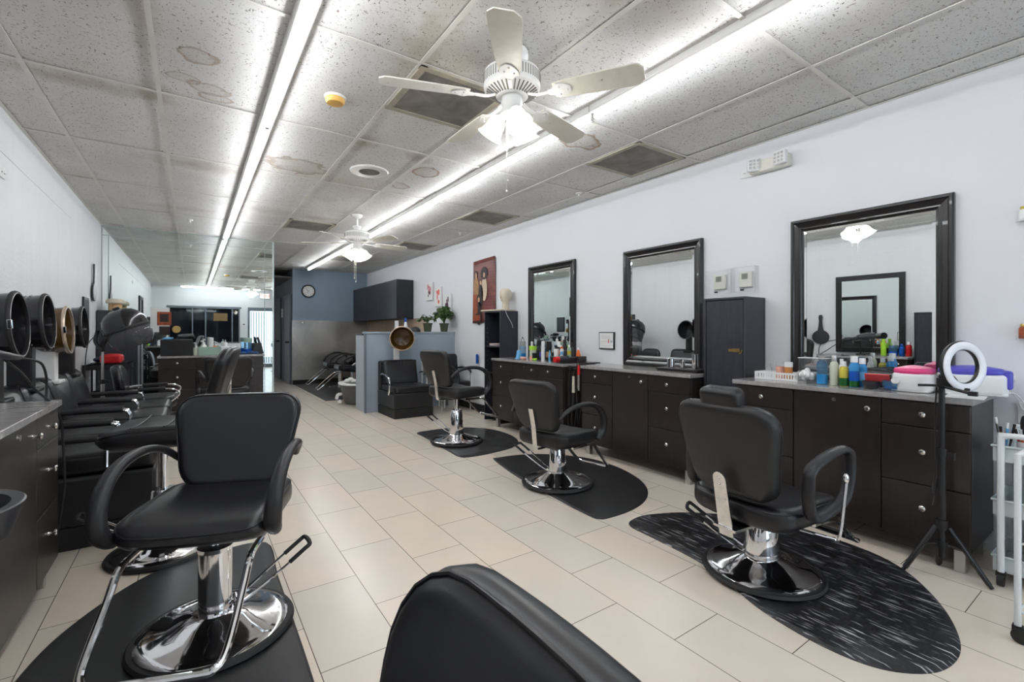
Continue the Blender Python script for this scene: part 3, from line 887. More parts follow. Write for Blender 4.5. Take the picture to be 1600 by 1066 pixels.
# ================================================================== STYLING CHAIRS
def pedestal(t, z0, tapered, base_r=0.265, lever=True, lever_side=1, lever_rz=0.0, cw=1.0):
    """round chrome base, hydraulic column up to the seat plate (z0 = underside of the seat)"""
    b = MB(); b.lathe([(0.0, 0.004), (base_r + 0.022, 0.004), (base_r + 0.028, 0.012), (base_r + 0.02, 0.024), (base_r - 0.005, 0.026), (base_r - 0.02, 0.02), (0.0, 0.02)], 64)
    b.build('base_ring', 'rubber', t)
    b = MB(); b.lathe([(0.0, 0.02), (base_r, 0.02), (base_r + 0.002, 0.028), (base_r - 0.012, 0.036), (base_r - 0.03, 0.038), (base_r * 0.62, 0.055), (0.12, 0.076), (0.085, 0.086), (0.075, 0.094), (0.0, 0.096)], 72)
    b.build('base', 'chrome', t)
    ct = min(0.36, z0 - 0.03)
    b = MB()
    if tapered:
        b.lathe([(0.0, 0.09), (0.072, 0.09), (0.074, 0.10), (0.058, ct - 0.01), (0.052, ct), (0.0, ct)], 28, sx=0.95 * cw, sy=1.1 * cw)
        b.cbox((0.066, 0, 0.24), (0.012, 0.035, 0.05))
    else:
        b.lathe([(0.0, 0.09), (0.060, 0.09), (0.060, ct - 0.02), (0.0, ct - 0.02)], 40)
        b.lathe([(0.0, ct - 0.022), (0.062, ct - 0.022), (0.064, ct - 0.005), (0.05, ct), (0.0, ct)], 32)
    b.build('pump_column', 'chrome', t)
    b = MB(); b.cyl((0, 0, ct - 0.02), 0.024, z0 - ct + 0.02, 20); b.build('piston', 'chrome', t)
    b = MB(); b.cbox((0, 0.02, z0 - 0.006), (0.18, 0.28, 0.012)); b.build('seat_plate', 'plastic_black', t, bevel=0.003)
    if lever:
        X = Matrix.Rotation(lever_rz, 4, 'Z')
        b = MB()
        for s in (-1, 1):
            b.tube([(s * 0.03, 0.06, 0.105), (s * 0.035, 0.10, 0.11), (s * 0.05, 0.24, 0.20), (s * 0.05, 0.32, 0.255)], 0.006, 8, X=X)
        b.cyl((-0.04, 0.075, 0.107), 0.011, 0.08, 12, 'X', X=X)
        lv = b.build('pump_lever', 'chrome', t)
        b = MB(); b.tube([(-0.05, 0.27, 0.221), (-0.05, 0.33, 0.262), (-0.042, 0.355, 0.278), (0.042, 0.355, 0.278), (0.05, 0.33, 0.262), (0.05, 0.27, 0.221)], 0.0095, 8, X=X)
        b.build('lever_grip', 'rubber', lv)

def bend_back(z0, tilt=0.30, wrap=0.35, H=0.40, zc=None):
    """maps cushion coordinates (x across, y up, z thickness) onto a reclined, wrapped backrest that faces -Y"""
    zc = z0 + 0.335 if zc is None else zc
    def fn(x, y, z):
        k = 0.87 + 0.13 * max(-1, min(1, (y + 0.03) / (H / 2)))   # narrower towards the bottom
        x = x * k
        yy = 0.225 + (y + H / 2) * tilt - z - wrap * x * x
        yy -= 0.12 * max(0, -(y + 0.05)) ** 2 * 6
        return (x, yy, zc + y)
    return fn

def styling_chair(label, z0, tapered=True, arms='loop', seat_w=0.52, back_w=0.54, back_h=0.40, loc=(0, 0, 0), rz=0, leather='leather', lever_rz=0.0, group='black hydraulic styling chairs', footrest=True, back_dz=0.0, arm_dz=0.0, bracket_x=0.0, lever=True, back_r=0.10, tuft=False, foot_w=0.17, base_r=0.265):
    t = thing('styling_chair', label, 'chair', loc, rz, group)
    pedestal(t, z0, tapered, base_r, lever=lever, lever_rz=lever_rz)
    # seat: rounded cushion, waterfall front, slight dish
    def sfn(x, y, z):
        yy = -0.01 + y
        zz = z0 + 0.062 + z + 0.012 * (x / 0.26) ** 2
        if yy < -0.08: zz -= 1.1 * (-0.08 - yy) ** 2 if z > 0 else -0.5 * (-0.08 - yy) ** 2
        if yy > 0.10 and z > 0: zz += 0.5 * (yy - 0.10) ** 2
        return (x * (1.0 - 0.05 * (yy + 0.25)), yy, zz)
    b = MB(); b.cushion(seat_w, 0.50, 0.115, 0.09, 0.042, -0.006, fn=sfn, seam=0.003)
    if tuft:
        for yy_ in (-0.09, 0.05): b.tube([sfn(x_, yy_, 0.0585) for x_ in (-0.22, -0.11, 0, 0.11, 0.22)], 0.0035, 6, smooth=2)
    b.build('seat', leather, t, angle=60)
    b = MB(); b.cushion(back_w, back_h, 0.075, back_r, 0.034, 0.008, fn=bend_back(z0 + back_dz, H=back_h), seam=0.0035)
    bk = b.build('backrest', leather, t, angle=60)
    f = bend_back(z0 + back_dz, H=back_h)
    # chromed strap from under the seat up the back
    b = MB()
    path = [(bracket_x, 0.10, z0 - 0.008), (bracket_x, 0.235, z0 - 0.008), (bracket_x, 0.27, z0 + 0.015), f(bracket_x, -0.12, -0.045), f(bracket_x, -0.02, -0.045)]
    path[3] = (bracket_x, path[3][1], z0 + 0.17)
    b.tube(path, 0.023, 8, flat=0.18, up=(0, 1, 0))
    b.build('back_strap', 'chrome_worn', t)
    if arms == 'loop':
        for s in (-1, 1):
            pts = [(s * 0.245, 0.275, z0 + 0.255), (s * 0.272, 0.20, z0 + 0.315), (s * 0.287, 0.08, z0 + 0.345), (s * 0.29, -0.06, z0 + 0.338), (s * 0.288, -0.17, z0 + 0.295),
                   (s * 0.284, -0.235, z0 + 0.21), (s * 0.278, -0.24, z0 + 0.12), (s * 0.272, -0.205, z0 + 0.07), (s * 0.268, -0.175, z0 + 0.045)]
            rr = [0.015, 0.019, 0.021, 0.023, 0.027, 0.031, 0.033, 0.031, 0.024]
            pts = [(p[0], p[1], p[2] + arm_dz * min(1, (p[2] - z0) / 0.2)) for p in pts]
            b = MB(); b.tube(pts, rr, 12, flat=0.85, up=(0, 0, 1))
            b.build('armrest', 'armpad', t, angle=60)
    if footrest:
        b = MB()
        q_ = foot_w
        pts = [(-q_, 0.02, z0 - 0.014), (-q_, -0.20, z0 - 0.016), (-q_ - 0.002, -0.265, z0 - 0.035), (-q_, -0.33, z0 - 0.105), (-q_ + 0.006, -0.46, z0 - 0.232), (-q_ + 0.03, -0.498, z0 - 0.262), (-q_ + 0.07, -0.503, z0 - 0.268),
               (q_ - 0.07, -0.503, z0 - 0.268), (q_ - 0.03, -0.498, z0 - 0.262), (q_ - 0.006, -0.46, z0 - 0.232), (q_, -0.33, z0 - 0.105), (q_ + 0.002, -0.265, z0 - 0.035), (q_, -0.20, z0 - 0.016), (q_, 0.02, z0 - 0.014)]
        b.tube(pts, 0.0125, 10, smooth=4)
        b.build('footrest', 'chrome', t)
    return t

# chair A: the one whose footrest points at the camera
styling_chair('black styling chair facing the camera, chrome footrest ahead, on a plain black mat', 0.43, tapered=False, loc=(0.08, 2.255, 0.012), rz=R(-22), lever_rz=R(-65), back_w=0.55, back_dz=-0.03, arm_dz=-0.035, foot_w=0.205)
# chair C and D along the framed mirrors
styling_chair('black styling chair on the plain D-shaped mat, facing the middle framed mirror', 0.325, loc=(2.454, 2.894, 0.012), rz=R(100), lever_rz=R(-70), leather='leather_dull', back_w=0.5)
styling_chair('raised black styling chair on the marbled mat, in front of the open shelf unit', 0.50, loc=(2.448, 4.63, 0.012), rz=R(101), lever_rz=R(-66), leather='leather_dull', back_w=0.5)
# chair E: raised, seen side-on behind chair A
styling_chair('high-raised black chair side-on to the camera, standing before the hood dryer chairs', 0.615, seat_w=0.44, tuft=True, base_r=0.235, loc=(-0.13, 3.27, 0), rz=R(-98), lever=True, lever_rz=R(-172), arms='none', footrest=False)
# chair F at the rear station
styling_chair('black styling chair turned to the rear station, showing its back strap', 0.40, loc=(0.36, 6.98, 0), rz=R(184), leather='leather_dull', lever=False)
# chair in front of the camera: only the upper backrest is in view
styling_chair('black leather backrest with stitched rim rising from the lower edge of the photo', 0.402, tapered=False, loc=(-0.035, 0.37, 0), rz=R(-90), lever=False, back_w=0.56, back_r=0.15)

# chair B: barber chair with headrest and squared arm loops
def barber_chair():
    z0 = 0.30
    t = thing('barber_chair', 'black barber chair with headrest on the streaked oval mat', 'chair', (2.405, 1.225, 0.012), R(85), 'black hydraulic styling chairs')
    pedestal(t, z0, True, 0.257, True, lever_rz=R(-58), cw=1.18)
    def sfn(x, y, z):
        return (x, y - 0.01, z0 + 0.055 + z + 0.02 * (x / 0.26) ** 2)
    b = MB(); b.cushion(0.53, 0.50, 0.11, 0.09, 0.04, 0.01, fn=sfn, seam=0.003); b.build('seat', 'leather', t, angle=60)
    b = MB(); b.cushion(0.54, 0.46, 0.095, 0.11, 0.038, 0.008, fn=bend_back(z0, tilt=0.22, wrap=0.25, H=0.46, zc=z0 + 0.36), seam=0.003)
    b.build('backrest', 'leather_dull', t, angle=60)
    f = bend_back(z0, tilt=0.22, wrap=0.25, H=0.46, zc=z0 + 0.36)
    b = MB()
    Xh = Matrix.Translation((0, f(0, 0.28, 0)[1] - 0.02, z0 + 0.61)) @ Matrix.Rotation(R(90 - 12), 4, 'X')
    b.cushion(0.205, 0.11, 0.085, 0.03, 0.026, 0.006, X=Xh, seam=0.002)
    b.build('headrest', 'leather', t, angle=60)
    b = MB()
    for s in (-1, 1): b.box(s * 0.05 - 0.006, f(0, 0.2, 0)[1] - 0.01, z0 + 0.50, s * 0.05 + 0.006, f(0, 0.2, 0)[1] + 0.0, z0 + 0.60)
    b.build('headrest_post', 'chrome', t)
    # wide strap with rounded top, screws
    b = MB()
    X = Matrix.Translation((0, f(0, -0.1, -0.05)[1] + 0.014, z0 + 0.13)) @ Matrix.Rotation(R(-11), 4, 'X') @ Matrix.Rotation(R(90), 4, 'X')
    out = [(-0.038, -0.19), (0.038, -0.19), (0.034, 0.10)] + [(0.034 * math.cos(R(a)), 0.10 + 0.034 * math.sin(R(a))) for a in range(15, 180, 15)] + [(-0.034, 0.10)]
    b.prism(out, -0.003, 0.003, X)
    b.box(-0.06, 0.02, z0 - 0.022, 0.06, 0.30, z0 - 0.010)
    for sx, sy in ((0, 0.105), (0, 0.075), (-0.018, 0.0), (0.018, 0.0)): b.sphere(X @ Vector((sx, sy, -0.004)), 0.005, 8, 6)
    b.build('back_strap', 'chrome_worn', t, bevel=0.001)
    for s in (-1, 1):
        b = MB()
        pts = [(s * 0.31, 0.13, z0 + 0.32), (s * 0.31, -0.02, z0 + 0.365), (s * 0.31, -0.15, z0 + 0.375), (s * 0.31, -0.20, z0 + 0.33), (s * 0.31, -0.185, z0 + 0.21), (s * 0.31, -0.13, z0 + 0.135),
               (s * 0.31, 0.03, z0 + 0.10), (s * 0.31, 0.11, z0 + 0.10), (s * 0.31, 0.145, z0 + 0.14), (s * 0.31, 0.155, z0 + 0.24)]
        b.tube(pts, 0.029, 12, True, flat=0.62, smooth=5, up=(0, 0, 1))
        b.build('armrest', 'armpad', t, angle=60)
        b = MB(); b.tube([(s * 0.20, 0.02, z0 - 0.006), (s * 0.33, -0.01, z0 - 0.006), (s * 0.355, -0.015, z0 + 0.02), (s * 0.355, -0.07, z0 + 0.24)], 0.0075, 8)
        b.sphere((s * 0.353, -0.075, z0 + 0.26), 0.016, 12, 8, (0.8, 1, 1.6))
        b.build('arm_bracket', 'chrome', t)
    b = MB(); b.tube([(-0.20, -0.10, z0 - 0.01), (-0.205, -0.30, z0 - 0.03), (-0.205, -0.46, z0 - 0.15), (-0.19, -0.49, z0 - 0.165), (0.19, -0.49, z0 - 0.165), (0.205, -0.46, z0 - 0.15), (0.205, -0.30, z0 - 0.03), (0.20, -0.10, z0 - 0.01)], 0.012, 10, smooth=3)
    fr = b.build('footrest', 'chrome', t)
    b = MB(); b.tube([(-0.17, -0.48, z0 - 0.155), (0.17, -0.48, z0 - 0.155)], 0.026, 10, flat=0.5, up=(0, 0.6, -0.8)); b.build('footrest_pad', 'rubber', fr)
    return t
barber_chair()

# chair with chrome looped arms near the mirror wall, facing into the room
def loop_arm_chair():
    z0 = 0.42
    t = thing('styling_chair', 'old black salon chair with chrome looped arms beside the standing hood dryer', 'chair', (-0.40, 6.42, 0), R(90), None)
    pedestal(t, z0, True, 0.27, False)
    b = MB(); b.cushion(0.50, 0.50, 0.13, 0.12, 0.05, 0.01, fn=lambda x, y, z: (x, y - 0.02, z0 + 0.065 + z), seam=0.004); b.build('seat', 'leather', t, angle=60)
    b = MB(); b.cushion(0.48, 0.32, 0.09, 0.14, 0.04, 0.01, fn=lambda x, y, z: (x, 0.24 + y * 0.15 - z - 0.5 * x * x, z0 + 0.31 + y), seam=0.003); b.build('backrest', 'leather', t, angle=60)
    for s in (-1, 1):
        b = MB(); b.tube([(s * 0.25, 0.22, z0 + 0.20), (s * 0.265, 0.1, z0 + 0.215), (s * 0.27, -0.18, z0 + 0.215), (s * 0.27, -0.27, z0 + 0.19), (s * 0.27, -0.28, z0 + 0.14), (s * 0.265, -0.12, z0 + 0.01), (s * 0.22, 0.0, z0 - 0.01)], 0.011, 10)
        ar = b.build('arm_tube', 'chrome', t)
        b = MB(); b.tube([(s * 0.267, 0.06, z0 + 0.222), (s * 0.27, -0.17, z0 + 0.222)], 0.018, 10, smooth=1); b.build('arm_pad', 'armpad', ar)
loop_arm_chair()

# ------------------------------------------------------------------ floor mats
def smooth_poly(pts, n=6):
    out = []
    L = len(pts)
    for i in range(L):
        p0, p1, p2, p3 = (Vector(pts[(i + k - 1) % L]) for k in range(4))
        for s in range(n):
            t = s / n
            q = 0.5 * ((2 * p1) + (-p0 + p2) * t + (2 * p0 - 5 * p1 + 4 * p2 - p3) * t * t + (-p0 + 3 * p1 - 3 * p2 + p3) * t ** 3)
            out.append((q.x, q.y))
    return out
def floor_mat_obj(label, pts, m, n=5, name='floor_mat'):
    P = smooth_poly(pts, n) if n > 1 else pts
    cx = sum(p[0] for p in P) / len(P); cy = sum(p[1] for p in P) / len(P)
    P = [(x - cx, y - cy) for x, y in P]
    a = sum(P[i][0] * P[(i + 1) % len(P)][1] - P[(i + 1) % len(P)][0] * P[i][1] for i in range(len(P)))
    if a < 0: P = P[::-1]
    k = len(P)
    vs = []; fs = []
    for (s, z) in ((1.0, 0.0), (1.0, 0.003), (0.975, 0.012)):
        for x, y in P: vs.append((x * s, y * s, z))
    for r_ in range(2):
        for i in range(k):
            j = (i + 1) % k
            fs.append((r_ * k + i, r_ * k + j, (r_ + 1) * k + j, (r_ + 1) * k + i))
    fs.append(tuple(2 * k + i for i in range(k))); fs.append(tuple(range(k))[::-1])
    b = MB(); b.add(vs, fs)
    return tag(b.build(name, m, loc=(cx, cy, 0.0005), angle=30), label, 'mat', 'anti-fatigue mats under the chairs' if n > 1 else None)
def d_shape(x0, yc, rx, ry, sgn=1, notch=True):
    pts = []
    for k in range(0, 19):
        a = R(-90 + 10 * k)
        pts.append((x0 + sgn * rx * math.cos(a) ** 0.85 if math.cos(a) > 0 else x0, yc + ry * math.sin(a)))
    return pts
floor_mat_obj('plain black half-round mat beneath the middle counter chair', [(2.22, 2.19), (2.30, 2.165), (2.5, 2.17), (2.72, 2.23), (2.93, 2.37), (3.1, 2.6), (3.2, 2.92), (3.2, 3.25), (3.08, 3.5), (2.88, 3.7), (2.65, 3.80), (2.47, 3.82), (2.41, 3.79), (2.30, 3.3), (2.24, 2.8), (2.20, 2.3)], 'mat_black')
M_['mat_marble'] = mat('black_marbled_mat', (0.03, 0.03, 0.031), 0.3, var=0.9, scale=7)
floor_mat_obj('black marbled half-round mat under the raised chair by the shelf unit', [(2.19, 4.05), (2.35, 4.0), (2.6, 4.02), (2.85, 4.09), (3.05, 4.28), (3.15, 4.6), (3.13, 4.95), (2.98, 5.2), (2.72, 5.34), (2.45, 5.36), (2.27, 5.33), (2.25, 5.1), (2.22, 4.7), (2.19, 4.3)], 'mat_marble')
floor_mat_obj('black oval mat with white streaks under the barber chair with headrest', [(2.30, 2.0), (2.40, 2.06), (2.55, 2.05), (2.78, 1.93), (2.98, 1.73), (3.10, 1.48), (3.155, 1.2), (3.13, 0.97), (3.04, 0.81), (2.86, 0.66), (2.66, 0.55), (2.45, 0.485), (2.26, 0.495), (2.13, 0.57), (2.06, 0.68), (2.045, 0.85), (2.09, 1.08), (2.19, 1.3), (2.25, 1.5), (2.28, 1.8)], 'mat_streak')
floor_mat_obj('plain black half-round mat beneath the chair facing the camera', [(0.36, 3.06), (0.1, 3.09), (-0.08, 3.06), (-0.24, 2.93), (-0.38, 2.73), (-0.48, 2.5), (-0.53, 2.2), (-0.49, 1.92), (-0.36, 1.68), (-0.15, 1.5), (0.1, 1.45), (0.34, 1.46), (0.355, 1.7), (0.36, 2.1), (0.36, 2.6)], 'mat_black')
floor_mat_obj('black rectangular mat in the shampoo corner by the metal sheet', [(1.98, 8.75), (3.55, 8.7), (3.55, 11.85), (1.98, 11.85)], 'mat_black', 1)

# ================================================================== HOOD DRYER CHAIRS along the textured wall (they face +X)
def dryer_chair(label, y, hood, post, zc, latch=False, yd=-0.12, with_hood=True):
    t = thing('dryer_chair', label, 'hood dryer chair', (XL + 0.03, y, 0), 0, 'box-seat dryer chairs')
    w = 0.60
    b = MB(); b.box(0.02, -w / 2 + 0.01, 0.0, 0.80, w / 2 - 0.01, 0.13); b.build('plinth', 'rubber', t, bevel=0.006)
    b = MB(); b.box(0.0, -w / 2, 0.132, 0.83, w / 2, 0.41); b.build('seat_box', 'leather_dull', t, bevel=0.02, seg=3)
    X = Matrix.Translation((0.48, 0, 0.475))
    b = MB(); b.cushion(0.72, w - 0.03, 0.13, 0.05, 0.04, 0.012, X=X, seam=0.003); b.build('seat', 'leather', t, angle=60)
    b = MB()
    def bf(x, y_, z): return (0.17 - 0.10 * (y_ + 0.21) / 0.42 * 1.2 + z - 0.25 * max(0, y_ - 0.1) ** 2 * 4, x, 0.68 + y_)
    b.cushion(w - 0.03, 0.42, 0.15, 0.07, 0.05, 0.012, fn=bf, seam=0.004); b.build('backrest', 'leather', t, angle=60)
    for s in (-1, 1):
        b = MB(); b.tube([(0.10, s * 0.285, 0.59), (0.2, s * 0.285, 0.615), (0.54, s * 0.285, 0.615), (0.59, s * 0.285, 0.59), (0.60, s * 0.285, 0.55), (0.60, s * 0.285, 0.45)], 0.010, 8)
        ar = b.build('arm_tube', 'chrome', t)
        b = MB(); b.tube([(0.16, s * 0.285, 0.622), (0.36, s * 0.285, 0.628), (0.56, s * 0.285, 0.622)], [0.018, 0.024, 0.02], 12); b.build('arm_pad', 'armpad', ar)
    if with_hood:
        # post from the back of the chair and the drum-shaped hood that opens into the room
        b = MB(); b.box(0.0, yd - 0.09, 0.835, 0.17, yd + 0.09, 0.865); b.box(0.015, yd - 0.05, 0.86, 0.135, yd + 0.05, zc - 0.12) 
        b.build('hood_post', post, t, bevel=0.008)
        X = Matrix.Translation((-0.025, yd, zc)) @ Matrix.Rotation(R(-3), 4, 'Y')
        hb = {'black': 'hood_black', 'brown': 'hood_brown'}[hood]
        b = MB(); b.lathe([(0.0, 0.005), (0.06, 0.008), (0.11, 0.02), (0.15, 0.045), (0.168, 0.08), (0.176, 0.16), (0.184, 0.225), (0.178, 0.225), (0.168, 0.16), (0.16, 0.085), (0.13, 0.05), (0.0, 0.035)], 48, axis='X', X=X)
        h = b.build('hood', hb, t)
        b = MB(); b.lathe([(0.176, 0.218), (0.190, 0.216), (0.193, 0.226), (0.188, 0.236), (0.176, 0.236), (0.174, 0.226), (0.176, 0.218)], 48, axis='X', X=X)
        b.build('hood_rim', 'rubber' if hood == 'black' else 'copper_rim', h)
        if hood == 'black':
            b = MB(); b.tube([X @ Vector((0.237, 0.180 * math.cos(R(a)), 0.180 * math.sin(R(a)))) for a in range(0, 360, 10)], 0.0015, 6, True, smooth=1); b.build('rim_highlight_ring', 'steel', h)
        b = MB()
        for i in range(3):
            for a in (-60, -45, -30, -15, 0, 15, 30):
                for sd in (1, -1):
                    aa = R(a - 90 * sd) if sd == 1 else R(a + 90)
                    rr_ = 0.1725 + i * 0.003
                    b.sphere(X @ Vector((0.10 + i * 0.03, rr_ * math.cos(aa), rr_ * math.sin(aa))), 0.0045, 6, 4)
        b.build('vent_holes', 'steel', h)
        if latch:
            b = MB(); b.cbox((0.235, -0.188, 0), (0.02, 0.016, 0.05), X=X); b.build('hood_latch', 'chrome', h, bevel=0.003)
    return t
M_['copper_rim'] = mat('pale_metal_rim', srgb(205, 185, 165), 0.25, 0.6)
dryer_chair('black dryer chair with black hood, next to the counter with round knobs', 3.87, 'black', 'plastic_black', 1.27, True)
dryer_chair('black dryer chair with perforated black hood, second from that counter', 4.52, 'black', 'plastic_black', 1.30)
dryer_chair('black dryer chair with smoky brown hood and white post', 5.17, 'brown', 'white_plastic', 1.245, True)
dryer_chair('black dryer chair with black hood, farthest along the textured wall', 5.82, 'black', 'plastic_black', 1.275)

# standing hood dryer with smoked visor
t = thing('standing_hood_dryer', 'black hood dryer with smoked visor on a grey pole', 'hood dryer', (-0.82, 6.86, 0))
b = MB(); b.cyl((0, 0, 0.08), 0.019, 0.62, 16); b.cyl((0, 0, 0.62), 0.013, 0.42, 14)
b.build('pole', 'steel', t)
b = MB(); b.cyl((0, 0, 0.66), 0.03, 0.05, 14); b.cbox((0.035, 0, 0.685), (0.06, 0.02, 0.025)); b.build('height_clamp', 'plastic_black', t, bevel=0.004)
b = MB()
for k in range(5):
    a = 2 * PI * k / 5
    b.tube([(0.02 * math.cos(a), 0.02 * math.sin(a), 0.09), (0.16 * math.cos(a), 0.16 * math.sin(a), 0.07), (0.24 * math.cos(a), 0.24 * math.sin(a), 0.055)], [0.02, 0.017, 0.013], 8)
b.build('star_base', 'plastic_black', t)
b = MB()
for k in range(5):
    a = 2 * PI * k / 5
    b.cyl((0.24 * math.cos(a), 0.24 * math.sin(a) - 0.01, 0.026), 0.025, 0.02, 12, 'Y')
b.build('caster_wheel', 'rubber', t)
b = MB(); b.tube([(0, 0, 1.02), (0.01, 0, 1.12), (0.07, -0.02, 1.22), (0.10, -0.02, 1.30)], [0.03, 0.045, 0.05, 0.03], 12, flat=0.6)
b.tube([(-0.01, 0, 1.04), (-0.06, 0, 1.14), (-0.04, 0, 1.26)], [0.03, 0.035, 0.03], 10, flat=0.6)
b.build('hood_arm', 'plastic_black', t, angle=60)
X = Matrix.Translation((0.20, -0.03, 1.31)) @ Matrix.Rotation(R(-24), 4, 'Y')
b = MB(); b.lathe([(0.0, 0.20), (0.06, 0.195), (0.13, 0.165), (0.185, 0.11), (0.21, 0.04), (0.215, -0.03), (0.205, -0.03), (0.20, 0.04), (0.17, 0.10), (0.11, 0.15), (0.0, 0.18)], 40, X=X)
b.lathe([(0.0, 0.225), (0.03, 0.222), (0.04, 0.2), (0.0, 0.19)], 16, X=X)
h = b.build('hood', 'hood_black', t, angle=50)
b = MB(); b.lathe([(0.218, -0.02), (0.222, -0.035), (0.216, -0.05), (0.206, -0.05), (0.206, -0.02), (0.218, -0.02)], 40, X=X); b.build('hood_band', 'rubber', h)
b = MB(); b.lathe([(0.205, -0.04), (0.215, -0.10), (0.205, -0.18), (0.17, -0.235), (0.15, -0.25), (0.147, -0.245), (0.167, -0.23), (0.20, -0.176), (0.21, -0.10), (0.20, -0.04)], 40, X=X); b.build('visor', 'smoke_glass', h)
b = MB(); b.tube([(-0.04, 0.0, 1.22), (-0.13, 0.06, 1.1), (-0.16, 0.1, 0.8), (-0.14, 0.05, 0.4), (-0.1, 0.05, 0.1)], 0.005, 6); b.build('power_cord', 'rubber', t)

# dryer chair and side chair by the half wall (they face -Y)
t = thing('dryer_chair', 'black box-seat dryer chair with brown hood against the blue grey half wall', 'hood dryer chair', (2.66, 7.06, 0), 0, None)
w = 0.60
b = MB(); b.box(-w / 2, -0.72, 0.0, w / 2, -0.02, 0.13); b.build('plinth', 'rubber', t, bevel=0.006)
b = MB(); b.box(-w / 2, -0.72, 0.132, w / 2, -0.0, 0.36); b.build('seat_box', 'leather_dull', t, bevel=0.02, seg=3)
b = MB(); b.cushion(w - 0.02, 0.60, 0.10, 0.05, 0.035, 0.01, X=Matrix.Translation((0, -0.42, 0.405)), seam=0.003); b.build('seat', 'leather', t, angle=60)
b = MB(); b.box(-w / 2, -0.10, 0.36, w / 2, -0.01, 0.80); b.build('back_shell', 'leather_dull', t, bevel=0.02, seg=3)
b = MB(); b.cushion(w - 0.06, 0.38, 0.12, 0.06, 0.045, 0.01, fn=lambda x, y, z: (x, -0.15 + 0.06 * y / 0.2 - z, 0.62 + y), seam=0.003)
for k in (-1, 0, 1): b.tube([(k * 0.045, -0.205, 0.60), (k * 0.045, -0.20, 0.72), (k * 0.045, -0.165, 0.80)], 0.006, 6)
b.build('backrest', 'leather', t, angle=60)
for s in (-1, 1):
    b = MB(); b.tube([(s * 0.31, -0.20, 0.60), (s * 0.315, -0.28, 0.62), (s * 0.315, -0.50, 0.58), (s * 0.315, -0.56, 0.53), (s * 0.315, -0.57, 0.40), (s * 0.31, -0.52, 0.33)], 0.012, 10); b.build('arm_tube', 'chrome', t)
b = MB(); b.box(-0.055, -0.055, 0.80, 0.03, -0.01, 0.98); b.box(-0.035, -0.05, 1.26, 0.02, -0.02, 1.42); b.box(-0.03, -0.04, 0.98, 0.015, -0.01, 1.3); b.build('hood_post', 'white_plastic', t, bevel=0.004)
X = Matrix.Translation((-0.02, -0.30, 1.14)) @ Matrix.Rotation(R(180 - 21), 4, 'Z') @ Matrix.Rotation(R(-6), 4, 'X')
b = MB(); b.lathe([(0.0, -0.24), (0.08, -0.235), (0.14, -0.20), (0.17, -0.13), (0.182, -0.02), (0.176, -0.02), (0.162, -0.12), (0.13, -0.18), (0.07, -0.21), (0.0, -0.215)], 44, axis='Y', X=X)
h = b.build('hood', 'hood_brown', t)
b = MB(); b.lathe([(0.174, -0.026), (0.188, -0.026), (0.191, -0.014), (0.186, -0.004), (0.176, -0.004), (0.172, -0.014), (0.174, -0.026)], 44, axis='Y', X=X); b.build('hood_rim', 'copper_rim', h)

def side_chair(label, x, y, rz):
    t = thing('side_chair', label, 'chair', (x, y, 0), rz)
    b = MB(); b.cushion(0.50, 0.48, 0.09, 0.06, 0.03, 0.01, X=Matrix.Translation((0, -0.02, 0.44)), seam=0.002); b.build('seat', 'leather', t, angle=60)
    b = MB(); b.cushion(0.48, 0.42, 0.07, 0.05, 0.028, 0.01, fn=lambda x_, y_, z_: (x_, 0.22 + 0.12 * y_ - z_, 0.68 + y_), seam=0.002); b.build('backrest', 'leather', t, angle=60)
    for sx in (-1, 1):
        for sy in (-1, 1):
            b = MB(); b.tube([(sx * 0.245, sy * 0.22, 0.0), (sx * 0.245, sy * 0.22, 0.60 if sy < 0 else 0.42)], 0.012, 10, smooth=1); b.build('leg', 'chrome', t)
        b = MB(); b.tube([(sx * 0.245, 0.20, 0.66), (sx * 0.25, 0.05, 0.675), (sx * 0.25, -0.16, 0.655), (sx * 0.247, -0.225, 0.61)], [0.014, 0.02, 0.02, 0.014], 10); b.build('armrest', 'armpad', t)
side_chair('black side chair with slim chrome legs between the box-seat chair and the white wall', 3.33, 6.52, 0)
b = MB(); b.lathe([(0.0, 0.0), (0.085, 0.0), (0.10, 0.26), (0.104, 0.265), (0.098, 0.265), (0.083, 0.01), (0.0, 0.008)], 28)
tag(b.build('waste_bin', 'white_enamel', loc=(3.60, 6.93, 0)), 'white round waste bin against the white wall by the half wall', 'waste bin')
t = thing('side_table', 'small white side table behind the chrome-legged side chair', 'table', (3.24, 6.94, 0))
b = MB(); b.cbox((0, 0, 0.75), (0.34, 0.22, 0.02)); b.build('table_top', 'white_enamel', t, bevel=0.003)
for sx in (-1, 1):
    for sy in (-1, 1):
        b = MB(); b.box(sx * 0.155 - 0.01, sy * 0.095 - 0.01, 0, sx * 0.155 + 0.01, sy * 0.095 + 0.01, 0.74); b.build('leg', 'white_enamel', t)
b = MB(); b.cbox((0, 0, 0.06), (0.13, 0.10, 0.12)); b.tube([(0.0, 0, 0.12), (0.02, 0, 0.15), (0.04, 0, 0.13)], 0.01, 8)
tag(b.build('tissue_box', 'paper', loc=(3.24, 6.94, 0.761), bevel=0.006), 'white tissue box on the small white side table', 'box')
b = MB(); b.tube([(0, 0, 0), (0, 0, 0.13)], 0.028, 12, flat=0.6, smooth=1); b.sphere((0, 0, 0.13), 0.02)
tag(b.build('wall_dispenser', 'deepblue', loc=(XR - 0.03, 6.30, 0.745)), 'small blue holder fixed on the white wall behind the raised chair', 'dispenser')

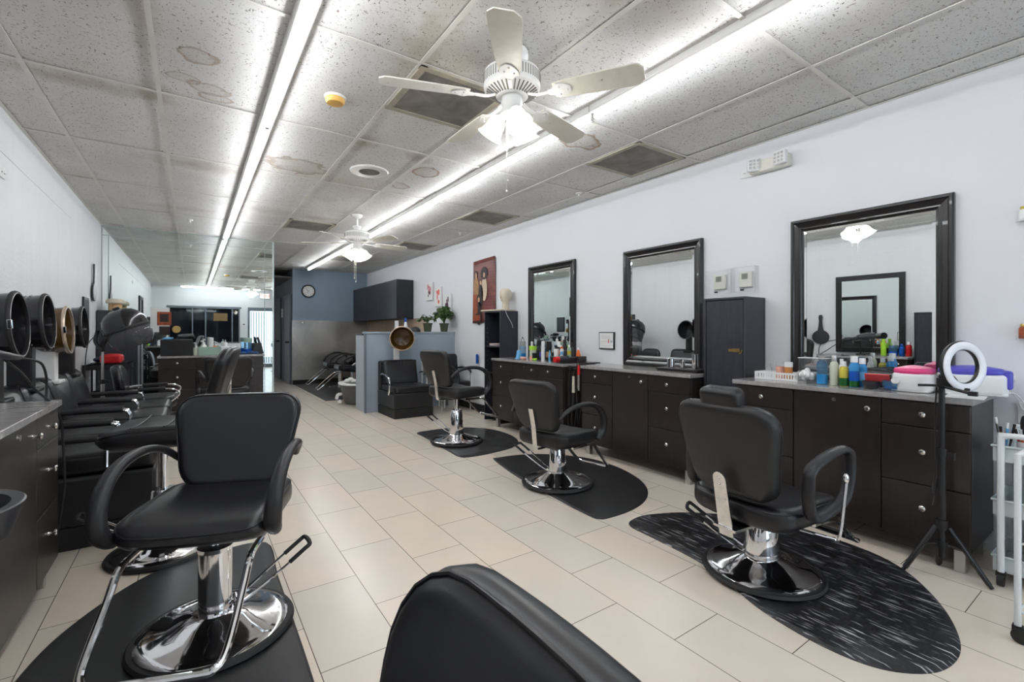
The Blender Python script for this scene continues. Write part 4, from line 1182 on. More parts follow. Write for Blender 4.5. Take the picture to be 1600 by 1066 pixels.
# ================================================================== STYLING STATIONS (built facing -Y: front at y=-D, back at y=0)
def knob(b, x, y, z, rz=0):
    b.lathe([(0.0, -0.032), (0.010, -0.031), (0.015, -0.026), (0.014, -0.021), (0.007, -0.016), (0.005, -0.010), (0.008, 0.0), (0.0, 0.0)], 16, (x, y, z), 'Y')
def station(label, w, loc, rz, D=0.49, H=0.90, cols=None, group='espresso styling stations', top_over=0.012):
    t = thing('styling_station', label, 'cabinet', loc, rz, group)
    cols = cols or [0, w / 3, 2 * w / 3, w]
    zb = 0.12
    b = MB(); b.box(0.0, -D + 0.02, zb, w, -0.004, H - 0.032)
    b.build('carcass', 'espresso', t, bevel=0.002)
    b = MB(); b.box(-top_over, -D - 0.012, H - 0.03, w + top_over, 0, H)
    b.build('worktop', 'counter', t, bevel=0.003)
    g = 0.003
    def front(x0, x1, z0, z1, kind, kz=None, kx=None, lock=False):
        b = MB(); b.box(x0 + g, -D, z0 + g, x1 - g, -D + 0.018, z1 - g)
        f = b.build(kind, 'espresso', t, bevel=0.0015)
        b = MB(); knob(b, kx if kx is not None else (x0 + x1) / 2, -D, kz if kz is not None else (z0 + z1) / 2); b.build('knob', 'knob', f)
        if lock:
            b = MB(); b.cyl(((x0 + x1) / 2, -D - 0.006, z1 - 0.035), 0.012, 0.007, 16, 'Y'); b.build('lock', 'knob', f)
        return f
    zt = H - 0.035
    for i in (0, 2):
        x0, x1 = cols[i], cols[i + 1]
        front(x0, x1, 0.727, zt, 'drawer', 0.80)
        front(x0, x1, 0.42, 0.727, 'drawer', 0.60)
        front(x0, x1, zb, 0.42, 'drawer', 0.30)
    front(cols[1], cols[2], zb, zt, 'door', 0.80, cols[2] - 0.06, lock=True)
    for x in (0.05, w - 0.05):
        for y in (-D + 0.06, -0.06):
            b = MB(); b.cbox((x, y, zb / 2), (0.045, 0.045, zb)); b.build('leg', 'steel', t, bevel=0.003)
    return t
# along the white wall: rotate so that the local front (-Y) looks to -X; local x runs along -Y
def wall_station(label, y0, y1, front_x=3.22, **k):
    return station(label, y1 - y0, (XR - 0.004, y1, 0), R(-90), D=XR - 0.004 - front_x, **k)
wall_station('styling station under the big framed mirror, white warmers on its top', 0.60, 1.832, cols=[0, 0.397, 0.863, 1.232])
wall_station('styling station under the middle framed mirror, metal cups on its top', 2.235, 3.485, 3.28)
wall_station('styling station under the smallest framed mirror, crowded with bottles', 3.74, 5.15, 3.25)
station('styling station on the textured wall, its knobs seen edge-on beside the dryer chairs', 1.09, (XL + 0.004, 2.11, 0), R(90), D=0.486, cols=[0, 0.18, 0.70, 1.09])
station('rear styling station in front of the mirror wall, black box on its top', 1.30, (-0.385, YM - 0.006, 0), 0, D=0.486)

# ------------------------------------------------------------------ tall cabinets
def tall_cabinet(label, x_back, y0, y1, sgn, depth=0.29, h=1.51, latch=False):
    """sgn=-1: stands on the white wall and opens to -X; +1: on the textured wall"""
    t = thing('tall_cabinet', label, 'cabinet', (x_back, (y0 + y1) / 2, 0), 0 if sgn < 0 else PI, 'narrow tall black cabinets')
    w = (y1 - y0) / 2
    b = MB(); b.box(-depth + 0.018, -w + 0.016, 0.03, 0, w - 0.016, h - 0.018)
    b.box(-depth, -w, 0, 0, -w + 0.016, h); b.box(-depth, w - 0.016, 0, 0, w, h); b.box(-depth, -w + 0.016, h - 0.018, 0, w - 0.016, h)
    b.build('body', 'blueblack', t, bevel=0.002)
    b = MB(); b.box(-depth + 0.004, -w + 0.02, 0.035, -depth + 0.017, w - 0.02, h - 0.024)
    d = b.build('door', 'blueblack', t, bevel=0.002)
    if latch:
        b = MB()
        b.cbox((-depth - 0.002, -w + 0.075, 1.10), (0.003, 0.055, 0.028)); b.cbox((-depth - 0.004, -w + 0.045, 1.10), (0.006, 0.008, 0.03)); b.cbox((-depth - 0.002, -w + 0.115, 1.10), (0.003, 0.035, 0.022))
        b.tube([(-depth - 0.004, -w + 0.026, 1.105), (-depth - 0.016, -w + 0.02, 1.10), (-depth - 0.012, -w + 0.03, 1.08), (-depth - 0.006, -w + 0.045, 1.078)], 0.004, 8)
        b.build('latch', 'gold', d)
    return t
tall_cabinet('tall narrow blue-black cabinet with a brass hasp between two stations', XR - 0.004, 1.862, 2.205, -1, depth=0.295, latch=True)
tall_cabinet('tall narrow black cabinet at the shop-front end of the textured wall', XL + 0.004, 1.70, 2.085, 1)
tall_cabinet('tall narrow black cabinet in the corner by the mirror wall, tan stand on top', XL + 0.012, 8.12, 8.52, 1, depth=0.42, h=1.53)
# open shelf unit
t = thing('shelf_unit', 'tall narrow open shelf unit, white head block and board on top', 'shelf', (XR - 0.004, 5.43, 0))
h, dp, w = 1.53, 0.295, 0.205
b = MB(); b.box(-dp, -w, 0, 0, -w + 0.016, h); b.box(-dp, w - 0.016, 0, 0, w, h); b.box(-dp, -w + 0.016, h - 0.018, 0, w - 0.016, h); b.box(-0.012, -w + 0.016, 0.05, 0, w - 0.016, h - 0.018)
b.build('body', 'blueblack', t, bevel=0.002)
for z in (0.06, 0.66, 1.03):
    b = MB(); b.box(-dp + 0.012, -w + 0.017, z, -0.013, w - 0.017, z + 0.018); b.build('shelf', 'inside_black', t, bevel=0.001)
b = MB()
for k in range(14):
    for x in (-dp + 0.04,): b.cyl((x, w - 0.0175, 0.45 + k * 0.065), 0.004, 0.002, 8, 'Y')
b.build('peg_holes', 'steel', t)
# black wall cabinet
t = thing('wall_cabinet', 'long black wall cabinet above the shampoo corner', 'cabinet', (XR - 0.004, 10.40, 1.51))
b = MB(); b.box(-0.34, -1.50, 0, 0, 1.50, 0.79); b.build('body', M_['cab_black'] if 'cab_black' in M_ else 'inside_black', t, bevel=0.003)
M_['cab_black'] = mat('matte_black_laminate', srgb(38, 38, 44), 0.35)
t.children[0].data.materials[0] = M_['cab_black']
for k in range(3):
    b = MB(); b.box(-0.358, -1.498 + k * 0.9987, 0.003, -0.341, -1.502 + (k + 1) * 0.9987, 0.787); b.build('door', 'cab_black', t, bevel=0.002)

# ------------------------------------------------------------------ framed mirrors
def framed_mirror(name, label, y0, y1, z0, z1, x_back, sgn, fw=0.085, th=0.04, style='step', lean=0.0):
    """hangs or leans on a wall; sgn -1: faces -X (on the white wall)"""
    t = thing(name, label, 'mirror', (x_back, (y0 + y1) / 2, z0), 0 if sgn < 0 else PI, 'dark framed mirrors')
    w = (y1 - y0) / 2; H = z1 - z0
    prof = [(0.0, 0.0), (0.0, th * 0.75), (0.008, th), (0.02, th), (0.028, th * 0.8), (fw * 0.62, th * 0.62), (fw * 0.72, th * 0.72), (fw * 0.82, th * 0.72), (fw * 0.88, th * 0.45), (fw, th * 0.38), (fw, th * 0.1)]
    if style == 'flat': prof = [(0, 0), (0, th), (0.006, th * 1.1), (fw - 0.006, th * 1.0), (fw, th * 0.7), (fw, th * 0.1)]
    vs = []; fs = []
    n = len(prof)
    for (cy, cz) in ((-1, 0), (1, 0), (1, 1), (-1, 1)):
        for (ins, hgt) in prof:
            vs.append((-hgt, cy * (w - ins), ins if cz == 0 else H - ins))
    for k in range(4):
        l = (k + 1) % 4
        for i in range(n - 1): fs.append((k * n + i, l * n + i, l * n + i + 1, k * n + i + 1))
    b = MB(); b.add(vs, fs)
    if style == 'flat':
        m_ = int((2 * w - 2 * fw) / 0.03)
        for k in range(m_):
            y = -w + fw + (k + 0.5) * (2 * w - 2 * fw) / m_
            for z in (fw / 2, H - fw / 2): b.tube([(-th * 1.05, y - 0.008, z - 0.02), (-th * 1.05, y + 0.008, z + 0.02)], 0.004, 6, smooth=1)
        m_ = int((H - 2 * fw) / 0.03)
        for k in range(m_):
            z = fw + (k + 0.5) * (H - 2 * fw) / m_
            for y in (-w + fw / 2, w - fw / 2): b.tube([(-th * 1.05, y - 0.02, z - 0.008), (-th * 1.05, y + 0.02, z + 0.008)], 0.004, 6, smooth=1)
    b.build('frame', 'frame_brown', t, angle=20)
    b = MB(); b.box(-0.012, -w + fw - 0.004, fw - 0.004, -0.006, w - fw + 0.004, H - fw + 0.004)
    b.build('mirror_glass', 'mirror', t, flat=True)
    # bevelled glass margin
    bw = 0.018
    b = MB(); v = []; 
    iy0, iy1, iz0, iz1 = -w + fw, w - fw, fw, H - fw
    for (y, z) in ((iy0, iz0), (iy1, iz0), (iy1, iz1), (iy0, iz1)): v.append((-0.0122, y, z))
    for (y, z) in ((iy0 + bw, iz0 + bw), (iy1 - bw, iz0 + bw), (iy1 - bw, iz1 - bw), (iy0 + bw, iz1 - bw)): v.append((-0.0138, y, z))
    b.add(v, [(k, (k + 1) % 4, 4 + (k + 1) % 4, 4 + k) for k in range(4)])
    if style != 'flat': b.build('bevel_margin', 'mirror', t, flat=True)
    if lean: t.rotation_euler.y = lean
    return t
framed_mirror('framed_mirror', 'broad dark framed mirror above the counter with white warmers', 0.758, 1.662, 0.902, 2.065, XR - 0.004, -1, 0.085)
framed_mirror('framed_mirror', 'middle dark framed mirror, next to the cabinet with brass hasp', 2.396, 3.298, 0.902, 2.07, XR - 0.004, -1, 0.085)
framed_mirror('framed_mirror', 'dark framed mirror over the counter crowded with bottles, next to the shelf unit', 4.045, 4.945, 0.902, 2.10, XR - 0.004, -1, 0.085)
framed_mirror('framed_mirror', 'beaded black framed mirror on the textured wall, seen in the big mirror', 2.25, 3.12, 0.93, 2.11, XL + 0.004, 1, 0.075, 0.03, 'flat')

# ------------------------------------------------------------------ things fixed on the white wall
def thermo(y, z, label):
    t = thing('thermostat', label, 'thermostat', (XR - 0.003, y, z), 0, 'thermostats under clear guards')
    b = MB(); b.cbox((-0.014, 0, 0), (0.026, 0.105, 0.125)); b.build('thermostat_body', 'cream_plastic', t, bevel=0.004)
    b = MB(); b.cbox((-0.0278, 0.005, 0.025), (0.002, 0.05, 0.045)); b.build('display', 'lcd', t, flat=True)
    b = MB()
    for k in range(2): b.cbox((-0.028, -0.04, -0.01 - k * 0.02), (0.003, 0.012, 0.008))
    b.build('button', 'white_plastic', t, bevel=0.001)
    b = MB(); w, hh, d = 0.10, 0.10, 0.07
    b.box(-d, -w, -hh, -d + 0.003, w, hh)
    b.box(-d, -w, -hh, 0, -w + 0.003, hh); b.box(-d, w - 0.003, -hh, 0, w, hh); b.box(-d, -w, hh - 0.003, 0, w, hh); b.box(-d, -w, -hh, 0, w, -hh + 0.003)
    b.build('clear_guard', 'clear', t, bevel=0.004)
    b = MB(); b.cbox((-0.074, 0.0, -0.088), (0.008, 0.03, 0.014)); b.build('guard_lock', 'plastic_black', t, bevel=0.002)
M_['lcd'] = mat('grey_lcd', srgb(120, 125, 112), 0.2)
thermo(2.235, 1.665, 'wall thermostat under a clear guard, beside the middle framed mirror')
thermo(2.01, 1.668, 'wall thermostat under a clear guard, the one closer to the big framed mirror')
t = thing('emergency_light', 'off-white twin-head emergency light high on the white wall', 'emergency light', (XR - 0.003, 1.81, 2.54))
b = MB(); b.cbox((-0.035, 0, 0), (0.065, 0.29, 0.095)); b.build('light_body', 'cream_plastic', t, bevel=0.008)
for s, a in ((-1, -8), (1, 35)):
    X = Matrix.Translation((-0.085, s * 0.10, 0.012 * 1)) @ Matrix.Rotation(R(a), 4, 'Z')
    b = MB(); b.cbox((0, 0, 0), (0.045, 0.095, 0.10), X); b.cyl((0.015, 0, 0), 0.02, 0.03, 12, 'X', X=X); h = b.build('lamp_head', 'white_plastic', t, bevel=0.012, seg=3)
    b = MB()
    for i in range(3):
        for j in range(3): b.cbox((-0.024, -0.027 + i * 0.027, -0.027 + j * 0.027), (0.004, 0.018, 0.018), X)
    b.build('lamp_lens', 'steel', h, bevel=0.002)
def outlet(y, z, label, holes=2, x=None, sgn=-1, horizontal=False):
    t = thing('wall_outlet', label, 'outlet', (XR - 0.002 if x is None else x, y, z), 0 if sgn < 0 else PI)
    b = MB(); b.cbox((-0.004, 0, 0), (0.006, 0.115 if horizontal else 0.075, 0.075 if horizontal else 0.115)); b.build('cover_plate', 'white_plastic', t, bevel=0.002)
    b = MB()
    for s in (-1, 1):
        c = (s * 0.027, 0) if horizontal else (0, s * 0.027)
        b.cbox((-0.0078, c[0], c[1]), (0.0012, 0.003, 0.008)); b.cbox((-0.0078, c[0] - 0.01, c[1]), (0.0012, 0.003, 0.008))
    b.build('socket_slot', 'plastic_black', t, flat=True)
outlet(2.005, 2.535, 'white double outlet beside the emergency light', horizontal=True)
outlet(0.47, 0.80, 'white outlet just past the end of the counter, cables plugged in')
outlet(4.45, 2.30, 'white framed outlet plate high on the textured wall', x=XL + 0.002, sgn=1, horizontal=True)
outlet(5.0, 0.98, 'small white outlet low on the textured wall behind the brown hood dryer', x=XL + 0.002, sgn=1)
# certificate
t = thing('framed_notice', 'small framed permit between the middle and smallest framed mirrors', 'notice', (XR - 0.004, 3.548, 1.148))
b = MB(); b.cbox((-0.009, 0, 0), (0.018, 0.22, 0.185)); b.build('frame', 'plastic_black', t, bevel=0.002)
b = MB(); b.cbox((-0.0185, 0, 0), (0.001, 0.20, 0.165)); b.build('notice_sheet', 'paper', t, flat=True)
b = MB()
for k in range(3): b.cbox((-0.0193, 0.005, 0.05 - k * 0.012), (0.0004, 0.13, 0.003))
b.cbox((-0.0193, 0.03, -0.01), (0.0004, 0.10, 0.004)); b.cbox((-0.0193, 0.0, -0.055), (0.0004, 0.13, 0.002))
b.build('printed_lines', 'steel', t, flat=True)
b = MB(); b.cbox((-0.0193, -0.035, -0.005), (0.0004, 0.012, 0.04)); b.build('red_mark', 'red', t, flat=True)
b = MB(); b.cbox((-0.0193, -0.075, -0.01), (0.0004, 0.02, 0.025)); b.build('grey_stamp', 'steel', t, flat=True)

# poster of four plain figures on a brick wall
t = thing('poster', 'hanging brick-red poster with dark-haired figures', 'poster', (XR - 0.008, 6.115, 1.883))
b = MB()
vs = []; fs = []
ny, nz = 14, 14
for i in range(ny + 1):
    for j in range(nz + 1):
        u, v = i / ny, j / nz
        vs.append((-0.010 + 0.008 * math.sin(u * 5 + v * 3) - (0.02 * max(0, v - 0.85) * max(0, 0.25 - u) * 10), -0.33 + 0.66 * u, -0.49 + 0.98 * v - 0.012 * u))
for i in range(ny):
    for j in range(nz): fs.append((i * (nz + 1) + j, (i + 1) * (nz + 1) + j, (i + 1) * (nz + 1) + j + 1, i * (nz + 1) + j + 1))
b.add(vs, fs); o = b.build('poster_sheet', 'poster', t)
sm = o.modifiers.new('thickness', 'SOLIDIFY'); sm.thickness = 0.001
M_['print_skin'] = mat('printed_skin_tone', srgb(205, 160, 130), 0.5); M_['print_dark'] = mat('printed_dark', srgb(40, 28, 26), 0.5, var=0.3, scale=30)
M_['print_tan'] = mat('printed_tan', srgb(165, 125, 85), 0.5, var=0.3, scale=20); M_['print_cream'] = mat('printed_cream', srgb(205, 185, 160), 0.5)
M_['print_rust'] = mat('printed_rust', srgb(150, 72, 38), 0.5, var=0.4, scale=14)
def flat_oval(b, y, z, ry, rz, x=-0.0225):
    b.add([(x, y + ry * math.cos(2 * PI * k / 20), z + rz * math.sin(2 * PI * k / 20)) for k in range(20)] + [(x + 0.001, y + ry * math.cos(2 * PI * k / 20), z + rz * math.sin(2 * PI * k / 20)) for k in range(20)],
          [tuple(range(20))] + [(k, (k + 1) % 20, 20 + (k + 1) % 20, 20 + k) for k in range(20)])
def figure(y, z, hair, body, s=1.0):
    b = MB(); flat_oval(b, y, z - 0.20 * s, 0.075 * s, 0.17 * s, -0.0215); b.build('printed_body', body, t)
    b = MB(); flat_oval(b, y, z + 0.02 * s, hair * s, hair * s * 0.95, -0.0225); b.build('printed_hair', 'print_dark', t)
    b = MB(); flat_oval(b, y, z - 0.005, 0.024 * s, 0.036 * s, -0.0235); b.build('printed_face', 'print_skin', t)
figure(0.215, 0.26, 0.036, 'print_tan', 1.1); figure(-0.03, 0.24, 0.095, 'print_cream', 1.1); figure(0.075, 0.13, 0.035, 'print_dark', 1.0); figure(0.13, -0.13, 0.055, 'print_dark', 1.1)
b = MB(); b.cbox((-0.0212, 0.20, -0.42), (0.001, 0.22, 0.09)); b.cbox((-0.0212, 0.24, -0.2), (0.001, 0.14, 0.3)); b.build('printed_foreground', 'print_rust', t, flat=True)

def canvas(y, z, w, h, label, ink, style):
    t = thing('wall_picture', label, 'picture', (XR - 0.004, y, z), 0, 'small white canvases above the plants')
    b = MB(); b.cbox((-0.016, 0, 0), (0.03, w, h)); b.build('canvas', 'paper', t, bevel=0.002)
    b = MB()
    for k in range(7):
        flat_oval(b, rnd.uniform(-w * 0.2, w * 0.2), rnd.uniform(-h * 0.3, h * 0.28), rnd.uniform(0.02, 0.045), rnd.uniform(0.02, 0.06), -0.0320 - 0.0002 * k)
    b.build('painted_shape', ink, t)
    if style:
        b = MB()
        for k in range(4): flat_oval(b, rnd.uniform(-w * 0.2, w * 0.2), rnd.uniform(-h * 0.25, h * 0.2), 0.018, 0.03, -0.0338 - 0.0002 * k)
        b.build('dark_strokes', 'ink_dark', t)
M_['ink_dark'] = mat('dark_plum_ink', srgb(80, 45, 60), 0.6); M_['ink_coral'] = mat('coral_ink', srgb(225, 110, 100), 0.6); M_['ink_pink'] = mat('rose_ink', srgb(205, 130, 140), 0.6)
canvas(8.085, 2.01, 0.30, 0.335, 'white canvas with rose and dark shapes, highest of the three', 'ink_pink', 1)
canvas(7.71, 1.885, 0.27, 0.345, 'white canvas with a coral shape, middle of the three', 'ink_coral', 0)
canvas(7.34, 1.745, 0.28, 0.34, 'white canvas with dark plum lines, lowest and partly behind the big plant', 'ink_dark', 1)

# wall clock
t = thing('wall_clock', 'round wall clock with black rim on the slate blue wall', 'clock', (2.307, YB - 0.002, 2.225))
b = MB(); b.lathe([(0.0, 0.0), (0.155, 0.0), (0.155, -0.03), (0.145, -0.036), (0.13, -0.03), (0.13, -0.012), (0.0, -0.012)], 48, axis='Y'); b.build('clock_rim', 'plastic_black', t)
b = MB(); b.lathe([(0.0, -0.010), (0.129, -0.010), (0.129, -0.018), (0.0, -0.018)], 40, axis='Y'); b.build('clock_face', 'paper', t)
b = MB()
for k in range(12):
    X = Matrix.Rotation(2 * PI * k / 12, 4, 'Y'); b.cbox((0, -0.0195, 0.11), (0.008, 0.002, 0.02), X)
b.build('hour_marks', 'plastic_black', t, flat=True)
for nm, L, a, w_ in (('hour_hand', 0.065, 215, 0.008), ('minute_hand', 0.10, -45, 0.006)):
    b = MB(); b.cbox((0, -0.0215, L / 2 - 0.01), (w_, 0.002, L), Matrix.Rotation(R(a), 4, 'Y')); b.build(nm, 'plastic_black', t, flat=True)

# hand mirrors hanging on the textured wall
def hand_mirror(y, z, label):
    t = thing('hand_mirror', label, 'hand mirror', (XL + 0.012, y, z), 0, 'black hand mirrors on the textured wall')
    out = [(0.125 * math.cos(R(a)) , 0.115 * math.sin(R(a)) - 0.12) for a in range(110, 431, 10)]
    out += [(0.03, 0.06), (0.022, 0.14), (0.03, 0.20), (0.02, 0.24), (-0.02, 0.24), (-0.03, 0.20), (-0.022, 0.14), (-0.03, 0.06)]
    X = Matrix.Rotation(R(90), 4, 'Z') @ Matrix.Rotation(R(90), 4, 'X')
    b = MB(); b.prism(out, 0.0, 0.018, X); b.build('mirror_back', 'plastic_dark', t, bevel=0.006, seg=3)
hand_mirror(7.85, 1.865, 'black hand mirror hanging alone on the textured wall by the mirror wall')
hand_mirror(3.34, 1.28, 'black hand mirror hanging beside the beaded framed mirror')

# ================================================================== SMALL THINGS
ZT = 0.901
def bottle(name, label, x, y, z, r, h, body, cap, shape='round', neck=0.35, capr=None, liquid=None, cat='bottle', group=None, label_mat=None):
    """r: half width, h: full height; the shoulder and cap take the top"""
    t = thing(name, label, cat, (x, y, z), 0, group)
    capr = capr or r * 0.5
    b = MB()
    hb = h * 0.80 if shape == 'round' else h * 0.72
    if shape == 'round':
        b.lathe([(0.0, 0.0), (r * 0.92, 0.0), (r, 0.004), (r, hb * 0.82), (r * 0.85, hb * 0.93), (capr * 0.9, hb), (0.0, hb)], 24)
    elif shape == 'cyl':
        b.lathe([(0.0, 0.0), (r, 0.0), (r, hb), (0.0, hb)], 24)
    elif shape == 'cone':
        b.lathe([(0.0, 0.0), (r, 0.0), (r * 0.96, hb * 0.3), (capr, hb), (0.0, hb)], 24)
    o = b.build('bottle_body', body, t)
    if liquid:
        b = MB(); b.lathe([(0.0, 0.003), (r * 1.01, 0.003), (r * 1.01, hb * 0.42), (0.0, hb * 0.42)], 24); b.build('liquid', liquid, o)
    b = MB(); b.lathe([(0.0, hb), (capr, hb), (capr, h - 0.003), (capr * 0.9, h), (0.0, h)], 20); b.build('cap', cap, t)
    if label_mat:
        b = MB(); b.lathe([(r * 1.012, hb * 0.25), (r * 1.012, hb * 0.65)], 24)
        b.lathe([(r * 1.013, hb * 0.25), (r * 1.013, hb * 0.65)], 24)
        b.build('bottle_label', label_mat, o)
    return t
def pump_bottle(label, x, y, z, r, h, body, pump, rz=0.0, group=None):
    t = thing('pump_bottle', label, 'bottle', (x, y, z), rz, group)
    b = MB(); b.lathe([(0.0, 0.0), (r, 0.0), (r, h * 0.5), (r * 0.8, h * 0.6), (r * 0.35, h * 0.66), (0.0, h * 0.66)], 24); b.build('bottle_body', body, t)
    b = MB(); b.lathe([(0.0, h * 0.66), (r * 0.42, h * 0.66), (r * 0.42, h * 0.76), (0.0, h * 0.76)], 16); b.cyl((0, 0, h * 0.76), 0.004, h * 0.16, 10)
    b.tube([(0, 0, h * 0.93), (r * 0.4, 0, h * 0.96), (r * 0.95, 0, h * 0.9)], 0.006, 8); b.cyl((0, 0, h * 0.92), 0.009, h * 0.06, 12); b.build('pump_head', pump, t)
    return t
def basin(label, name, x, y, z, r, h, m, cat, inner=None, rz=0):
    b = MB(); b.lathe([(0.0, 0.0), (r * 0.78, 0.0), (r * 0.95, h * 0.5), (r, h), (r * 0.95, h), (r * 0.88, h * 0.5), (r * 0.7, 0.01), (0.0, 0.01)], 32)
    return tag(b.build(name, m, loc=(x, y, z)), label, cat)

# --- on the station with the white warmers
t = thing('slotted_basket', 'long white slotted plastic basket with jars standing in it', 'basket', (3.455, 1.63, ZT))
b = MB()
w, d, h = 0.145, 0.065, 0.052
def wall_slots(b, p0, p1, n, h):
    """basket side from p0 to p1 with n slots"""
    dx, dy = p1[0] - p0[0], p1[1] - p0[1]; L = math.hypot(dx, dy); a = math.atan2(dy, dx)
    X = Matrix.Translation((p0[0], p0[1], 0)) @ Matrix.Rotation(a, 4, 'Z')
    b.box(0, -0.001, 0, L, 0.001, h * 0.28, X); b.box(0, -0.001, h * 0.8, L, 0.001, h, X)
    s = L / (2 * n + 1)
    for k in range(n + 1): b.box(2 * k * s, -0.001, h * 0.28, (2 * k + 1) * s, 0.001, h * 0.8, X)
wall_slots(b, (-d, -w), (-d, w), 16, h); wall_slots(b, (d, -w), (d, w), 16, h); wall_slots(b, (-d, -w), (d, -w), 6, h); wall_slots(b, (-d, w), (d, w), 6, h)
b.box(-d, -w, 0, d, w, 0.003)
b.tube([(-d, -w, h), (-d, w, h), (d, w, h), (d, -w, h)], 0.003, 6, True, smooth=1)
b.build('basket_body', 'white_plastic', t)
bottle('glass_bottle', 'small clear stoppered bottle in the white slotted basket', 3.44, 1.700, ZT + 0.004, 0.022, 0.11, 'clear', 'clear', capr=0.012)
bottle('screw_jar', 'pinkish screw-top jar in the white slotted basket', 3.46, 1.630, ZT + 0.004, 0.027, 0.125, 'peach', 'clear', 'cyl', capr=0.029, cat='jar')
bottle('amber_bottle', 'amber bottle with round white cap in the white slotted basket', 3.44, 1.565, ZT + 0.004, 0.026, 0.125, 'amber', 'white_plastic', 'cyl', capr=0.027)
t = thing('acrylic_box', 'clear acrylic box standing behind the cotton jar', 'box', (3.545, 1.44, ZT))
b = MB(); s = 0.085
for a, bb in (((-0.055, -s, 0), (-0.052, s, 0.16)), ((0.052, -s, 0), (0.055, s, 0.16)), ((-0.052, -s, 0), (0.052, -s + 0.003, 0.16)), ((-0.052, s - 0.003, 0), (0.052, s, 0.16)), ((-0.052, -s + 0.003, 0), (0.052, s - 0.003, 0.003))): b.box(*a, *bb)
b.build('box_walls', 'clear', t, flat=True)
b = MB(); b.tube([(-0.055, -s, 0.16), (-0.055, s, 0.16), (0.055, s, 0.16), (0.055, -s, 0.16)], 0.0022, 6, True, smooth=1); b.build('rim', 'white_plastic', t)
t = thing('cotton_jar', 'low clear jar heaped with white cotton on the counter', 'jar', (3.40, 1.43, ZT))
b = MB(); b.lathe([(0.0, 0.0), (0.05, 0.0), (0.064, 0.02), (0.066, 0.05), (0.062, 0.05), (0.06, 0.02), (0.048, 0.004), (0.0, 0.004)], 28); b.build('jar_body', 'clear', t)
b = MB()
for k in range(24):
    a = rnd.uniform(0, 2 * PI); q = rnd.uniform(0, 0.036)
    b.sphere((q * math.cos(a), q * math.sin(a), 0.03 + rnd.uniform(0, 0.075) * (1 - q / 0.055)), rnd.uniform(0.015, 0.022), 8, 6)
c = b.build('cotton_balls', 'cotton', t); c['kind'] = 'stuff'
bottle('blue_bottle', 'tall blue liquid bottle beside the cotton jar', 3.38, 1.331, ZT, 0.031, 0.195, 'blue_glass', 'clear', capr=0.016, liquid='blue')
bottle('pale_bottle', 'tall bottle of pale green liquid with grey cap', 3.38, 1.262, ZT, 0.025, 0.19, 'pale_liquid', 'steel', capr=0.014)
bottle('small_bottle', 'small white-capped bottle behind the yellow green bottle', 3.46, 1.25, ZT, 0.018, 0.165, 'white_plastic', 'white_plastic', capr=0.010)
bottle('oil_bottle', 'yellow bottle with dark green lower half and white cap', 3.37, 1.205, ZT, 0.025, 0.155, 'yellow', 'white_plastic', capr=0.014, liquid='green')
bottle('lotion_bottle', 'bright blue bottle with white cap and dark blue label, in front', 3.37, 1.150, ZT, 0.027, 0.19, 'blue', 'white_plastic', capr=0.019, liquid='green', label_mat='deepblue')
bottle('lotion_bottle', 'blue bottle with white cap standing behind the bright blue one', 3.455, 1.135, ZT, 0.025, 0.175, 'blue', 'white_plastic', capr=0.017, label_mat='skyblue')
b = MB(); b.cbox((0, 0, 0.04), (0.10, 0.27, 0.075)); b.tube([(0.0, -0.15, 0.085), (0.0, 0.0, 0.10), (0.0, 0.15, 0.085)], 0.007, 8)
tag(b.build('tool_case', 'plastic_dark', loc=(3.56, 1.10, ZT), bevel=0.008), 'long glossy black tool case behind the glass bowl', 'case')
basin('round dark bowl with a red packet lying across it', 'dark_bowl', 3.36, 1.06, ZT, 0.044, 0.045, 'plastic_dark', 'bowl')
t = thing('red_packet', 'coral red packet with a white crescent, on the dark bowl', 'packet', (3.37, 1.035, ZT + 0.047), R(8))
b = MB(); X = Matrix.Rotation(R(55), 4, 'Y'); b.cbox((-0.01, 0, 0.018), (0.055, 0.12, 0.006), X); b.build('packet_body', M_.setdefault('coral', mat('coral_packet', srgb(232, 88, 88), 0.4)), t, bevel=0.002)
b = MB(); b.tube([X @ Vector((-0.012 + 0.010 * math.cos(R(a)), 0.010 * math.sin(R(a)), 0.0218)) for a in range(-60, 200, 20)], 0.0016, 6, smooth=1); b.build('crescent_mark', 'white_plastic', t)
t = thing('glass_bowl', 'clear glass bowl with deep blue base beside the pink warmer', 'bowl', (3.36, 0.955, ZT))
b = MB(); b.lathe([(0.0, 0.0), (0.035, 0.0), (0.045, 0.012), (0.049, 0.055), (0.046, 0.055), (0.042, 0.014), (0.0, 0.012)], 32); b.build('bowl_body', 'blue_glass', t)
b = MB(); b.lathe([(0.0, 0.013), (0.040, 0.013), (0.042, 0.026), (0.0, 0.026)], 28); b.build('blue_liquid', 'deepblue', t)
